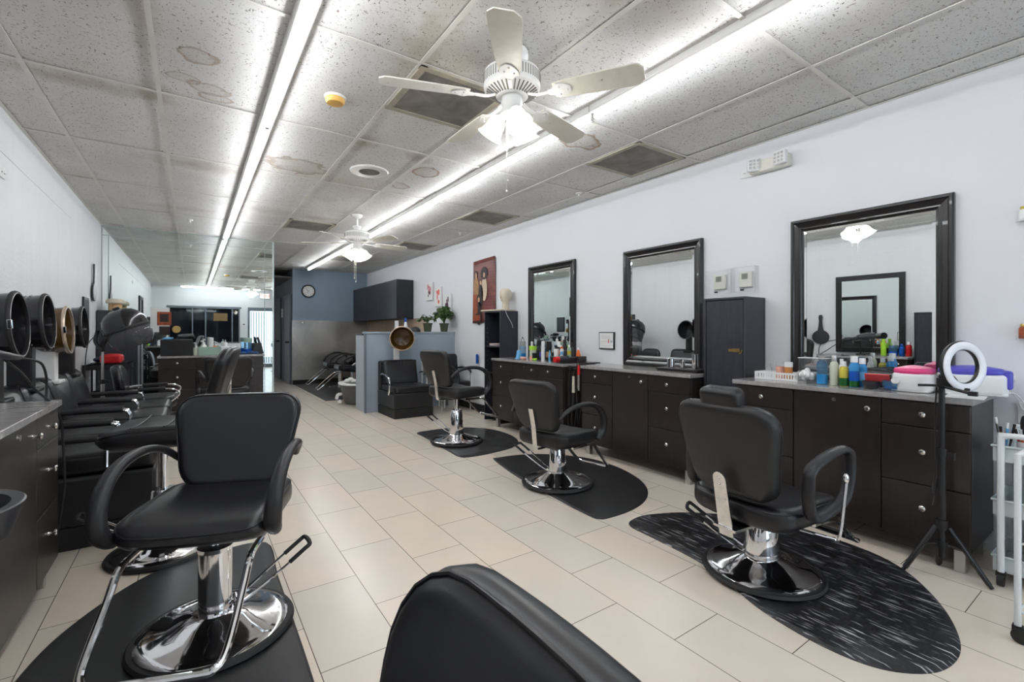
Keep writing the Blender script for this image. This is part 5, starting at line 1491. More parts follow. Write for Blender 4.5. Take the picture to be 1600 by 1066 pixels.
def warmer(label, x, y, rz, w, d, h, top, dial_x):
    t = thing('paraffin_warmer', label, 'warmer', (x, y, ZT), rz)
    b = MB(); b.cushion(w, d, h * 0.72, 0.05, 0.018, 0.0, X=Matrix.Translation((0, 0, h * 0.37))); b.build('warmer_body', 'white_plastic', t, angle=50)
    b = MB(); b.cbox((0, 0, 0.008), (w * 0.92, d * 0.95, 0.014)); b.build('warmer_foot', 'white_plastic', t, bevel=0.004)
    b = MB(); b.cushion(w * 0.97, d * 0.97, h * 0.26, 0.06, 0.02, 0.014, X=Matrix.Translation((0, 0, h * 0.80))); l = b.build('warmer_lid', top, t, angle=50)
    b = MB(); b.lathe([(0.0, -0.022), (0.017, -0.022), (0.021, -0.004), (0.021, 0.0), (0.0, 0.0)], 24, (dial_x, -d / 2 + 0.004, h * 0.42), 'Y'); b.cbox((dial_x, -d / 2 - 0.019, h * 0.42), (0.004, 0.006, 0.034)); b.build('dial', 'white_plastic', t)
    return t
warmer('white paraffin warmer with bright pink lid', 3.42, 0.872, R(-90), 0.18, 0.19, 0.145, 'pink', -0.06)
t = warmer('bigger white wax warmer with purple lid and dial, at the counter end', 3.51, 0.655, R(-64), 0.27, 0.17, 0.155, 'purple', 0.0)
b = MB(); b.cushion(0.05, 0.14, 0.10, 0.02, 0.015, 0.004, X=Matrix.Translation((0.125, 0.0, 0.085))); b.build('end_panel', 'purple', t, angle=50)
b = MB(); b.lathe([(0.018, 0.0), (0.018, 0.02), (0.0, 0.022)], 16, (0.15, 0.0, 0.09), 'X'); b.build('end_dial', 'white_plastic', t)
b = MB(); b.cbox((0, 0, 0.001), (0.20, 0.15, 0.002)); tag(b.build('paper_sheet', 'paper', loc=(3.32, 0.64, ZT), rot=(0, 0, R(6))), 'white paper sheet under the purple-lidded warmer edge', 'paper')
b = MB()
b.tube([(3.56, 0.60, 0.93), (3.60, 0.55, 0.915), (3.66, 0.53, 0.912), (3.68, 0.505, 0.88), (3.69, 0.49, 0.83), (3.705, 0.475, 0.81)], 0.0035, 8)
b.tube([(3.57, 0.58, 0.93), (3.62, 0.54, 0.91), (3.665, 0.51, 0.905), (3.68, 0.48, 0.86), (3.695, 0.465, 0.80), (3.705, 0.46, 0.79)], 0.0035, 8)
tag(b.build('power_cord', 'white_plastic'), 'two white cords hanging from the warmers to the outlet', 'cord')

# --- tripod ring light
t = thing('ring_light', 'selfie ring light on a black tripod before the wide counter', 'ring light', (3.13, 0.69, 0))
px = Matrix.Identity(4)
b = MB(); b.cyl((0, 0, 0.28), 0.016, 0.36, 16); b.cyl((0, 0, 0.64), 0.0125, 0.33, 16)
pole = b.build('pole', 'plastic_black', t)
b = MB(); b.cyl((0, 0, 0.605), 0.02, 0.045, 16); b.cbox((0.0, -0.03, 0.625), (0.012, 0.03, 0.02)); b.cyl((0, -0.045, 0.60), 0.006, 0.035, 10); b.build('height_lock', 'plastic_black', pole)
b = MB(); b.cyl((0, 0, 0.24), 0.024, 0.05, 16); b.cyl((0, 0, 0.10), 0.016, 0.15, 14); b.cyl((0, 0, 0.15), 0.022, 0.03, 14); b.build('leg_hub', 'plastic_black', pole)
for (lx, ly) in ((-0.085, 0.125), (0.03, -0.165), (0.125, 0.04)):
    k = 1.25
    b = MB(); b.tube([(lx * 0.15, ly * 0.15, 0.255), (lx * 1.0, ly * 1.0, 0.02)], 0.0145, 10, flat=0.8, smooth=1); b.tube([(lx * 1.0, ly * 1.0, 0.02), (lx * 1.06, ly * 1.06, 0.006)], 0.009, 8, smooth=1)
    b.tube([(lx * 0.12, ly * 0.12, 0.165), (lx * 0.5, ly * 0.5, 0.155)], 0.006, 8, smooth=1)
    b.build('leg', 'plastic_black', t)
b = MB(); b.cbox((0, 0, 0.985), (0.035, 0.035, 0.045)); b.sphere((0, 0, 1.015), 0.014); b.tube([(-0.02, 0.09, 0.965), (0, 0, 0.968), (0.02, -0.10, 0.955)], 0.010, 8, flat=0.7)
b.tube([(-0.03, -0.02, 0.965), (-0.06, -0.12, 0.945)], 0.008, 8, smooth=1); b.cbox((-0.06, -0.125, 0.945), (0.02, 0.035, 0.022))
b.build('phone_clamp', 'plastic_black', t, bevel=0.002)
nrm = Vector((-0.45, -0.89, 0.05)).normalized()
Q = nrm.to_track_quat('Z', 'Y').to_matrix().to_4x4()
X = Matrix.Translation((0.035, -0.075, 1.068)) @ Q
b = MB(); b.tube([(0.105 * math.cos(2 * PI * k / 48), 0.105 * math.sin(2 * PI * k / 48), 0.004) for k in range(48)], 0.021, 12, True, smooth=1, flat=1.0, X=X @ Matrix.Diagonal((1, 1, 0.55, 1)))
b.build('ring_diffuser', 'ring_white', t, angle=60)
b = MB(); b.lathe([(0.083, -0.014), (0.127, -0.014), (0.130, -0.004), (0.126, 0.004), (0.084, 0.004), (0.080, -0.004), (0.083, -0.014)], 56, X=X); b.build('ring_housing', 'plastic_black', t)
b = MB(); b.tube([(0.0, 0.0, 1.0), (0.02, -0.03, 1.02), X @ Vector((0, -0.0, -0.02)) * 0 + Vector((0.03, -0.06, 0.97))], 0.008, 8); b.build('ring_joint', 'plastic_black', t)
b = MB(); b.tube([(0.0, 0.02, 0.96), (0.012, 0.03, 0.8), (-0.01, 0.022, 0.62), (0.01, 0.03, 0.50), (-0.02, 0.03, 0.46), (-0.03, 0.03, 0.42), (-0.01, 0.025, 0.44), (0.012, 0.02, 0.49), (0.0, 0.025, 0.42), (-0.03, 0.03, 0.36)], 0.0035, 6); b.build('cable', 'rubber', t)

# --- utility cart at the edge of the frame
CW, CD = 0.60, 0.34
t = thing('utility_cart', 'pale grey three-tier utility cart crowded with brushes', 'cart', (3.434, 0.23, 0), R(90))
def tray(z, nm, m):
    b = MB(); w, d, h = CW / 2, CD / 2, 0.075
    for (x0, y0, x1, y1) in ((-w, -d, -w + 0.003, d), (w - 0.003, -d, w, d), (-w + 0.003, -d, w - 0.003, -d + 0.003), (-w + 0.003, d - 0.003, w - 0.003, d)): b.box(x0, y0, z, x1, y1, z + h)
    b.box(-w + 0.003, -d + 0.003, z, w - 0.003, d - 0.003, z + 0.004)
    b.tube([(-w - 0.004, -d - 0.004, z + h), (w + 0.004, -d - 0.004, z + h), (w + 0.004, d + 0.004, z + h), (-w - 0.004, d + 0.004, z + h)], 0.006, 8, True, smooth=1)
    b.build(nm, m, t)
tray(0.605, 'tray', 'cart_green'); tray(0.34, 'tray', 'cart_green'); tray(0.065, 'tray', 'cart_green')
for s in (-1, 1):
    b = MB(); y = s * (CD / 2 + 0.014)
    b.tube([(-CW / 2 + 0.03, y, 0.065), (-CW / 2 + 0.03, y, 0.69), (-CW / 2 + 0.04, y, 0.725), (-CW / 2 + 0.07, y, 0.738), (CW / 2 - 0.07, y, 0.738), (CW / 2 - 0.04, y, 0.725), (CW / 2 - 0.03, y, 0.69), (CW / 2 - 0.03, y, 0.065)], 0.0135, 12, smooth=3)
    b.build('side_frame', 'cart_white', t)
for sx in (-1, 1):
    for sy in (-1, 1):
        b = MB(); b.cyl((sx * (CW / 2 - 0.03) - 0.012, sy * (CD / 2 + 0.014), 0.032), 0.031, 0.024, 20, 'X'); b.cbox((sx * (CW / 2 - 0.03), sy * (CD / 2 + 0.014), 0.06), (0.034, 0.03, 0.02)); b.build('caster_wheel', 'rubber', t)
XC = Matrix.Translation((3.434, 0.23, 0)) @ Matrix.Rotation(R(90), 4, 'Z')
def cart_pt(x, y, z): p = XC @ Vector((x, y, z)); return (p.x, p.y, p.z)
cupm = ['clear', 'white_plastic', 'clear', 'cart_white', 'plastic_dark']
inks = [('orange', 'orange'), ('white_plastic', 'white'), ('steel', 'silver'), ('gold', 'brass-coloured'), ('skyblue', 'pale blue'), ('plastic_black', 'black'), ('peach', 'peach'), ('lime', 'lime'), ('red', 'red')]
cups = [(0.263, 0.134), (0.195, 0.134), (0.125, 0.134), (0.045, 0.134), (-0.06, 0.134), (-0.16, 0.12)]
cup_names = ['clear cup in the cart corner next to the counter end', "white cup second in the row of the cart's top tray", "clear cup third in the row of the cart's top tray", "pale cup fourth in the row of the cart's top tray", "dark cup fifth in the row of the cart's top tray", "clear cup at the outer end of the cart's top tray"]
cup_short = ['clear corner cup', 'white second cup', 'clear third cup', 'pale fourth cup', 'dark fifth cup', 'clear outermost cup']
for k, (cx, cy) in enumerate(cups):
    b = MB(); b.lathe([(0.0, 0.0), (0.026, 0.0), (0.031, 0.10), (0.028, 0.10), (0.024, 0.004), (0.0, 0.004)], 20)
    tag(b.build('tool_cup', cupm[k % 5], loc=cart_pt(cx, cy, 0.611)), cup_names[k], 'cup', 'cups of brushes in the utility cart')
    for j in range(7):
        a = 2 * PI * j / 7 + k; q = 0.013; lean = rnd.uniform(0.006, 0.026)
        mm, cn = inks[(k * 7 + j) % len(inks)]
        L = rnd.uniform(0.13, 0.20)
        t2 = thing('nail_brush', '%s-handled brush or file in the %s of the cart' % (cn, cup_short[k]), 'brush', cart_pt(cx, cy, 0.618), 0, 'brushes and files in the cart cups')
        p0 = Vector((q * math.cos(a) * 0.4, q * math.sin(a) * 0.4, 0)); p1 = Vector((q * math.cos(a) + lean * math.cos(a), q * math.sin(a) + lean * math.sin(a), L))
        b = MB(); b.tube([p0, p0 + (p1 - p0) * 0.85], [0.0035, 0.0055], 8, smooth=1); b.build('brush_handle', mm, t2)
        b = MB(); b.tube([p0 + (p1 - p0) * 0.85, p1], [0.005, 0.006], 8, smooth=1); b.build('brush_tip', 'print_dark' if j % 2 else 'cart_white', t2)
t = thing('hand_mirror', 'round black hand mirror standing up in the utility cart', 'hand mirror', cart_pt(0.21, 0.03, 0.612), R(20))
b = MB(); b.lathe([(0.0, -0.006), (0.05, -0.006), (0.055, 0.0), (0.05, 0.006), (0.0, 0.006)], 28, (0, 0, 0.16), 'Y'); b.cyl((0, 0, 0.0), 0.008, 0.11, 10); b.build('mirror_body', 'plastic_black', t)
b = MB(); b.lathe([(0.0, 0.0), (0.022, 0.0), (0.022, 0.035), (0.013, 0.045), (0.013, 0.07), (0.0, 0.07)], 16)
tag(b.build('polish_bottle', 'peach', loc=cart_pt(-0.14, 0.02, 0.611)), 'peach polish bottle behind the cups in the cart', 'bottle')
t = thing('hair_clipper', 'pale grey cordless tool lying across the cart middle tier', 'clipper', cart_pt(0.10, 0.06, 0.425), R(-10))
b = MB(); b.tube([(-0.20, -0.02, 0.015), (-0.02, 0, 0.04), (0.05, 0, 0.048)], [0.018, 0.024, 0.028], 16, smooth=2); b.build('tool_handle', 'cart_white', t)
b = MB(); b.tube([(0.05, 0, 0.048), (0.08, 0, 0.052), (0.13, 0.0, 0.056)], [0.03, 0.038, 0.036], 18, smooth=1); b.build('tool_head', 'cart_white', t)
b = MB(); b.tube([(-0.2, 0.06, 0.37), (-0.1, 0.03, 0.38), (0.05, 0.10, 0.365), (0.22, 0.05, 0.38), (0.1, 0.03, 0.365), (-0.15, 0.02, 0.37)], 0.016, 8, flat=0.6)
o = tag(b.build('cable_bundle', 'plastic_black', loc=XC.translation, rot=(0, 0, R(90))), 'black cables coiled in the middle tier of the cart', 'cable')
b = MB(); b.tube([(0.02, 0.15, 0.43), (0.10, 0.19, 0.43), (0.14, 0.205, 0.40), (0.13, 0.205, 0.32), (0.14, 0.205, 0.26), (0.19, 0.205, 0.24)], 0.0035, 6); b.tube([(0.185, 0.205, 0.242), (0.21, 0.205, 0.23)], 0.0055, 8, smooth=1)
tag(b.build('charging_cable', 'white_plastic', loc=XC.translation, rot=(0, 0, R(90))), 'white charging cable dangling over the cart middle rim', 'cable')
b = MB(); b.cbox((0, 0, 0.04), (0.34, 0.20, 0.08))
tag(b.build('supply_box', 'red', loc=cart_pt(0.0, -0.03, 0.07), rot=(0, 0, R(90)), bevel=0.005), 'red supply box in the lowest tier of the cart', 'box')
M_['tub_lilac'] = mat('grey_lilac_plastic', srgb(140, 142, 160), 0.3)
basin('grey-lilac plastic basin on top of the red box in the cart', 'basin', *cart_pt(0.10, 0.02, 0.152), 0.12, 0.06, 'tub_lilac', 'basin')
b = MB(); b.cbox((0, 0, 0.03), (0.30, 0.16, 0.06)); tag(b.build('storage_case', 'plastic_dark', loc=cart_pt(0.0, -0.09, 0.346), rot=(0, 0, R(90)), bevel=0.008), 'dark storage case at the back of the cart middle tier', 'case')

t = thing('rolling_stand', 'white caster post of a rolling stand cut off by the frame edge', 'stand', (2.722, 0.372, 0))
b = MB(); b.cyl((0, 0, 0.05), 0.011, 0.70, 14); b.tube([(0, 0, 0.745), (0.04, -0.03, 0.77)], 0.010, 10, smooth=1); b.build('stand_post', 'cart_white', t)
b = MB(); b.cyl((-0.02, -0.012, 0.031), 0.030, 0.026, 20, 'X'); b.cbox((0, 0, 0.055), (0.03, 0.03, 0.02)); b.build('caster_wheel', 'rubber', t)
b = MB(); b.lathe([(0.0, 0.755), (0.15, 0.755), (0.16, 0.79), (0.155, 0.79), (0.145, 0.762), (0.0, 0.762)], 32, (0.17, -0.16, 0)); b.build('stand_tray', 'cart_white', t)
b = MB()
for (x, y) in ((0.2, -0.02), (0.2, -0.26), (0.05, -0.26)): b.cyl((x, y, 0.0), 0.011, 0.757, 12)
b.tube([(0, 0, 0.12), (0.2, -0.02, 0.12), (0.2, -0.26, 0.12), (0.05, -0.26, 0.12)], 0.007, 8, True, smooth=1); b.build('stand_frame', 'cart_white', t)

# --- polish ledges on the white wall at the frame edge
def ledge(z, label, bot, lab2):
    t = thing('polish_ledge', label, 'shelf', (XR - 0.003, 0.36, z), 0)
    b = MB(); b.box(-0.045, -0.15, 0, 0, 0.15, 0.004); b.box(-0.045, -0.15, 0.0, -0.042, 0.15, 0.018); b.build('ledge_body', 'clear', t)
    for k in range(4):
        c = bot[k % len(bot)]
        bottle('nail_polish', lab2 % ('first', 'second', 'third', 'last')[k], XR - 0.025, 0.36 + 0.125 - k * 0.045, z + 0.005, 0.017, 0.08, c[0], c[1], 'round', capr=0.011, cat='nail polish', group='nail polish bottles on the clear ledges')
ledge(1.835, 'upper clear ledge of nail polish at the frame edge', [('white_plastic', 'yellow'), ('red', 'white_plastic')], '%s polish bottle on the upper clear ledge')
ledge(1.20, 'lower clear ledge of nail polish at the frame edge', [('print_rust', 'gold'), ('plastic_dark', 'gold')], '%s polish bottle on the lower clear ledge')

# --- on the middle station
t = thing('cup_tray', 'low dark wooden tray carrying three metal cups', 'tray', (3.50, 2.46, ZT))
b = MB(); b.box(-0.09, -0.20, 0, 0.09, 0.20, 0.014); b.box(-0.10, -0.21, 0.014, 0.10, 0.21, 0.026); b.build('tray_body', 'espresso', t, bevel=0.003)
for (y, r, h, lb) in ((2.575, 0.036, 0.075, 'wide polished metal cup on the low dark tray'), (2.46, 0.022, 0.072, 'narrow polished metal cup in the centre of the low dark tray'), (2.34, 0.024, 0.12, 'tall slim metal cup on the low dark tray')):
    b = MB(); b.lathe([(0.0, 0.0), (r * 0.92, 0.0), (r, 0.004), (r, h), (r * 1.1, h + 0.003), (r * 0.94, h), (r * 0.9, 0.008), (0.0, 0.006)], 28)
    tag(b.build('metal_cup', 'chrome', loc=(3.50, y, ZT + 0.027)), lb, 'cup', 'metal cups on the dark tray')

# --- on the smallest-mirror station
t = bottle('disinfectant_jar', 'tall jar of blue disinfectant near the shelf unit', 3.50, 4.817, ZT, 0.042, 0.22, 'blue_glass', 'steel', 'cyl', capr=0.038, liquid='blue', cat='jar')
b = MB(); b.tube([(-0.03, 0, 0.20), (-0.02, 0, 0.24), (0, 0, 0.26), (0.02, 0, 0.24), (0.03, 0, 0.20)], 0.003, 6); b.sphere((0, 0, 0.268), 0.008); b.build('lift_handle', 'plastic_black', t)
b = MB(); b.box(-0.03, -0.035, 0, 0.03, 0.035, 0.012); b.prism([(-0.02, 0), (0.02, 0), (0.03, 0.11), (0.0, 0.11)], -0.03, 0.03, Matrix.Rotation(R(90), 4, 'X'))
tag(b.build('file_stand', 'skyblue', loc=(3.38, 4.748, ZT), bevel=0.004), 'slanted sky blue stand in front of the disinfectant jar', 'stand')
b = MB(); b.cbox((0, 0, 0.016), (0.05, 0.085, 0.032)); tag(b.build('soap_bar', 'peach', loc=(3.38, 4.64, ZT), bevel=0.012), 'peach soap bar on the crowded counter', 'soap')
bottle('gel_jar', 'clear peach gel jar with wide lime lid', 3.42, 4.495, ZT, 0.042, 0.17, 'pale_liquid', 'lime', 'cyl', capr=0.046, liquid='peach', cat='jar')
bottle('squeeze_bottle', 'white cone-topped squeeze bottle behind the lime-lidded jar', 3.53, 4.66, ZT, 0.03, 0.22, 'white_plastic', 'white_plastic', 'cone', capr=0.014)
bottle('cream_jar', 'short black jar with green base beside the lime-lidded jar', 3.37, 4.395, ZT, 0.028, 0.09, 'plastic_black', 'plastic_black', 'cyl', capr=0.03, liquid='lime', cat='jar')
bottle('shampoo_bottle', 'black bottle with purple band next to the tall white bottle', 3.47, 4.38, ZT, 0.03, 0.19, 'plastic_black', 'plastic_black', capr=0.02, label_mat='purple')
bottle('spray_can', 'tall slim white bottle standing at the counter front', 3.36, 4.221, ZT, 0.022, 0.235, 'white_plastic', 'white_plastic', 'cyl', capr=0.020)
bottle('shampoo_bottle', 'tall black bottle with a brown label beyond the slim white bottle', 3.47, 4.249, ZT, 0.032, 0.23, 'plastic_black', 'plastic_black', 'cyl', capr=0.03, label_mat='print_tan')
bottle('shampoo_bottle', 'black bottle with grey cap behind the white tub', 3.56, 4.17, ZT, 0.03, 0.23, 'plastic_black', 'white_plastic', 'cyl', capr=0.02, label_mat='plastic_dark')
bottle('shampoo_bottle', 'tallest black bottle against the smallest mirror', 3.57, 4.08, ZT, 0.03, 0.25, 'plastic_black', 'plastic_black', capr=0.022)
bottle('shampoo_bottle', 'black pump-necked bottle at the mirror edge, behind the orange spray', 3.58, 3.98, ZT, 0.028, 0.22, 'plastic_dark', 'plastic_black', capr=0.012)
bottle('mousse_can', 'black can beside the disinfectant jar, close to the mirror', 3.56, 4.55, ZT, 0.03, 0.16, 'plastic_black', 'plastic_dark', capr=0.022)
bottle('toner_bottle', 'small turquoise bottle between the slim white bottle and the wooden box', 3.36, 4.10, ZT, 0.014, 0.13, 'skyblue', 'skyblue', capr=0.008)
t = thing('wooden_box', 'low dark wooden box holding small spray bottles', 'box', (3.43, 3.94, ZT))
b = MB(); b.box(-0.07, -0.14, 0, 0.07, 0.14, 0.05); b.box(-0.08, -0.15, 0.05, 0.08, 0.15, 0.062); b.build('box_body', 'espresso', t, bevel=0.003)
ZB = ZT + 0.063
bottle('measuring_cup', 'white plastic measuring cup on the low wooden box', 3.42, 4.045, ZB, 0.033, 0.085, 'white_plastic', 'white_plastic', 'cyl', capr=0.035, cat='cup')
bottle('spray_bottle', 'orange-labelled dark spray bottle on the low wooden box', 3.42, 3.975, ZB, 0.02, 0.13, 'plastic_dark', 'white_plastic', capr=0.012, label_mat='orange')
bottle('spray_bottle', 'white spray bottle with orange and blue label on the wooden box', 3.39, 3.925, ZB, 0.021, 0.115, 'white_plastic', 'orange', capr=0.014, label_mat='skyblue')
bottle('spray_bottle', 'bottle with yellow cap and purple band on the wooden box', 3.46, 3.88, ZB, 0.022, 0.135, 'palegreen', 'white_plastic', capr=0.012, label_mat='yellow')
t = thing('hair_dryer', 'dark hair dryer with red nozzle hanging over the counter end', 'hair dryer', (3.30, 3.80, ZT))
b = MB(); b.tube([(0.08, 0.02, 0.045), (0.0, 0.01, 0.045), (-0.07, -0.0, 0.045)], [0.038, 0.04, 0.034], 18, smooth=2); b.tube([(0.03, 0.01, 0.06), (0.035, -0.0, 0.14)], 0.018, 12, smooth=1); b.build('dryer_body', 'plastic_dark', t)
b = MB(); b.tube([(-0.07, 0.0, 0.045), (-0.12, -0.005, 0.045)], [0.034, 0.028], 18, smooth=1); b.build('dryer_nozzle', 'red', t)
b = MB(); b.box(-0.10, -0.12, 0.0, 0.08, 0.12, 0.012); tag(b.build('wooden_board', 'espresso', loc=(3.56, 3.70, ZT), bevel=0.002), 'thin dark board bridging the gap between two counters', 'board')
b = MB(); b.cbox((0, 0, 0.035), (0.12, 0.10, 0.065)); tag(b.build('dark_case', 'espresso', loc=(3.56, 3.82, ZT + 0.001), bevel=0.003), 'square dark case under the little orange bottle', 'case')
bottle('oil_bottle', 'little orange oil bottle with white dropper on the dark case', 3.56, 3.84, ZT + 0.068, 0.024, 0.10, 'orange', 'white_plastic', 'cone', capr=0.012)
# tools hanging in the gap between the two stations
def hang_tool(nm, label, x, y, z, body, col2, L=0.2):
    t = thing(nm, label, 'styling iron', (x, y, z), 0, 'irons hanging between two stations')
    b = MB(); b.tube([(0, 0, 0), (0.0, 0.0, -L)], [0.013, 0.017], 12, smooth=1); b.build('iron_handle', body, t)
    b = MB(); b.tube([(0, 0, -L), (0, 0, -L - 0.16)], 0.010, 10, smooth=1); b.tube([(0, 0.012, -L + 0.03), (0, 0.014, -L - 0.14)], 0.006, 8, smooth=1); b.build('iron_barrel', col2, t)
    b = MB(); b.tube([(0, 0, 0), (0.02, 0.01, 0.05), (0.01, 0.04, 0.0), (0.02, 0.05, -0.3), (0.01, 0.02, -0.6), (0.02, -0.02, -0.35), (0.01, -0.03, 0.02)], 0.004, 6); b.build('iron_cord', 'rubber', t)
hang_tool('curling_iron', 'cream-handled curling iron hanging between two stations', 3.27, 3.60, 0.78, 'linen', 'plastic_black', 0.17)
hang_tool('curling_iron', 'black curling iron hanging beside the cream-handled one', 3.29, 3.685, 0.80, 'plastic_black', 'plastic_black', 0.2)
hang_tool('curling_iron', 'red-tipped iron hanging nearer the middle station', 3.27, 3.52, 0.90, 'red', 'steel', 0.10)
b = MB(); b.box(-0.004, -0.105, 0, 0.004, 0.105, 0.03); 
for k in range(5): b.tube([(-0.004, -0.09 + 0.045 * k, 0.015), (-0.03, -0.09 + 0.045 * k, 0.01), (-0.03, -0.09 + 0.045 * k, 0.03)], 0.003, 6)
tag(b.build('tool_rail', 'plastic_black', loc=(3.31, 3.612, 0.85)), 'black rail with hooks across the gap between two stations', 'rail')

# --- shelf unit top
t = thing('head_block', 'cream canvas wig head block on the open shelf unit', 'wig block', (3.60, 5.36, 1.557), R(15))
b = MB(); b.lathe([(0.0, 0.0), (0.052, 0.0), (0.054, 0.02), (0.05, 0.06), (0.048, 0.085), (0.056, 0.11), (0.075, 0.14), (0.088, 0.18), (0.090, 0.21), (0.084, 0.25), (0.06, 0.282), (0.03, 0.294), (0.0, 0.297)], 32, sx=1.12, sy=0.88)
b.build('head', 'linen', t)
b = MB(); b.tube([(-0.098, 0, 0.19), (-0.106, 0, 0.165), (-0.098, 0, 0.15)], [0.006, 0.012, 0.006], 8); b.tube([(-0.09, 0.0, 0.13), (-0.085, 0, 0.11)], 0.012, 8, smooth=1); b.build('nose', 'linen', t)
b = MB(); b.box(-0.18, -0.20, 0.0, 0.10, 0.22, 0.018); tag(b.build('wooden_board', 'linen', loc=(3.58, 5.46, 1.533), rot=(0, 0, R(10)), bevel=0.004), 'pale board lying on top of the open shelf unit', 'board')
b = MB(); b.tube([(3.47, 5.26, 1.56), (3.50, 5.222, 1.545), (3.52, 5.212, 1.48), (3.60, 5.212, 1.36), (3.62, 5.212, 1.30)], 0.003, 6); tag(b.build('extension_lead', 'white_plastic'), 'thin white cord trailing down the shelf unit side', 'cord')
for k in range(5):
    b = MB(); b.cbox((0, 0, 0.003), (0.16, 0.22, 0.005), Matrix.Rotation(R(rnd.uniform(-8, 8)), 4, 'Z'))
    tag(b.build('magazine', ['paper', 'ink_dark', 'paper', 'ink_pink', 'paper'][k], loc=(3.53, 5.44, 1.049 + k * 0.0065)), ['undermost pale magazine on the shelf unit middle shelf', 'plum magazine second from the bottom of the shelf pile', 'pale magazine in the middle of the shelf pile', 'rose magazine just under the topmost one', 'topmost pale magazine of the pile in the shelf unit'][k], 'magazine', 'magazines in the open shelf unit')

# --- on the half wall
def plant(label, x, y, z, pr, ph, n, spread, hgt, big):
    t = thing('potted_plant', label, 'plant', (x, y, z), 0, 'potted plants on the half wall')
    b = MB(); b.lathe([(0.0, 0.0), (pr * 0.72, 0.0), (pr, ph), (pr * 1.06, ph), (pr * 1.06, ph - 0.02), (pr * 0.98, ph - 0.02), (pr * 0.9, ph - 0.015), (0.0, ph - 0.015)], 28); b.build('pot', 'pot', t)
    st = MB(); lf = MB()
    for k in range(n):
        a = rnd.uniform(0, 2 * PI); q = rnd.uniform(0.25, 1) * spread; hz = ph + hgt * (1 - 0.55 * q / spread) * rnd.uniform(0.6, 1.05)
        p = Vector((q * math.cos(a), q * math.sin(a), hz)); m_ = Vector((q * 0.35 * math.cos(a), q * 0.35 * math.sin(a), ph + (hz - ph) * 0.75))
        st.tube([(0, 0, ph - 0.02), m_, p], 0.0025, 5, smooth=3)
        L = rnd.uniform(0.05, 0.085) * big; W = L * 0.40
        tilt = rnd.uniform(-0.2, 0.9)
        X = Matrix.Translation(p) @ Matrix.Rotation(a, 4, 'Z') @ Matrix.Rotation(tilt, 4, 'Y') @ Matrix.Rotation(rnd.uniform(-.6, .6), 4, 'X')
        prof = [(0, 0), (0.15, .7), (0.4, 1), (0.7, .75), (0.9, .3), (1, 0)]
        vs = []; fs = []
        for i, (u, w_) in enumerate(prof):
            zz = -0.25 * L * u * u
            vs += [(u * L, -w_ * W, zz + 0.12 * W * w_), (u * L, 0, zz - 0.002), (u * L, w_ * W, zz + 0.12 * W * w_)]
        for i in range(5):
            for c_ in (0, 1): fs.append((i * 3 + c_, (i + 1) * 3 + c_, (i + 1) * 3 + c_ + 1, i * 3 + c_ + 1))
        lf.add(vs, fs, X)
    st.build('stems', 'leaf', t); f = lf.build('foliage', 'leaf', t, angle=80)
    s = f.modifiers.new('thickness', 'SOLIDIFY'); s.thickness = 0.0012
    return t
plant('smaller leafy pot plant on the half wall', 3.24, 7.16, 1.246, 0.078, 0.145, 34, 0.125, 0.16, 1.0)
plant('bigger bushy pot plant on the half wall with a trailing leaf', 3.545, 7.165, 1.246, 0.078, 0.145, 140, 0.135, 0.34, 1.25)
b = MB(); b.lathe([(0.0, 0.0), (0.09, 0.0), (0.085, 0.04), (0.05, 0.075), (0.0, 0.085)], 24); tag(b.build('cap_dome', 'plastic_dark', loc=(3.02, 7.16, 1.246)), 'dark domed cap lying on the half wall beside the plants', 'cap')
bottle('spray_bottle', 'white bottle with blue spray top on the half wall', 2.86, 7.17, 1.246, 0.038, 0.22, 'white_plastic', 'deepblue', 'cone', capr=0.02)

# --- shampoo corner
def shampoo_chair(label, y, x=3.0):
    t = thing('shampoo_chair', label, 'chair', (x, y, 0), R(-90), 'reclining shampoo chairs')
    z0 = 0.42
    b = MB(); b.cyl((0, 0.05, 0.0), 0.24, 0.03, 32); b.cyl((0, 0.05, 0.03), 0.05, z0 - 0.03, 20); b.build('base', 'chrome', t)
    b = MB(); b.cushion(0.52, 0.55, 0.12, 0.10, 0.04, 0.01, X=Matrix.Translation((0, -0.02, z0 + 0.07)) @ Matrix.Rotation(R(-8), 4, 'X'), seam=0.003); b.build('seat', 'leather', t, angle=60)
    b = MB(); b.cushion(0.50, 0.52, 0.10, 0.10, 0.04, 0.01, X=Matrix.Translation((0, 0.38, z0 + 0.30)) @ Matrix.Rotation(R(48), 4, 'X'), seam=0.003); b.build('backrest', 'leather', t, angle=60)
    for s in (-1, 1):
        b = MB(); b.tube([(s * 0.27, 0.30, z0 + 0.20), (s * 0.285, 0.18, z0 + 0.33), (s * 0.29, -0.02, z0 + 0.345), (s * 0.285, -0.20, z0 + 0.25), (s * 0.27, -0.26, z0 + 0.08)], 0.018, 10); b.build('armrest', 'armpad', t)
    b = MB(); b.tube([(-0.13, -0.2, z0 + 0.02), (-0.13, -0.32, z0 - 0.02), (-0.12, -0.62, z0 - 0.28), (-0.09, -0.66, z0 - 0.30), (0.09, -0.66, z0 - 0.30), (0.12, -0.62, z0 - 0.28), (0.13, -0.32, z0 - 0.02), (0.13, -0.2, z0 + 0.02)], 0.011, 8, smooth=3); b.build('footrest', 'chrome', t)
shampoo_chair('reclining black shampoo chair nearer the half wall', 9.75, 2.70)
shampoo_chair('reclining black shampoo chair nearer the slate blue wall', 10.75, 2.70)
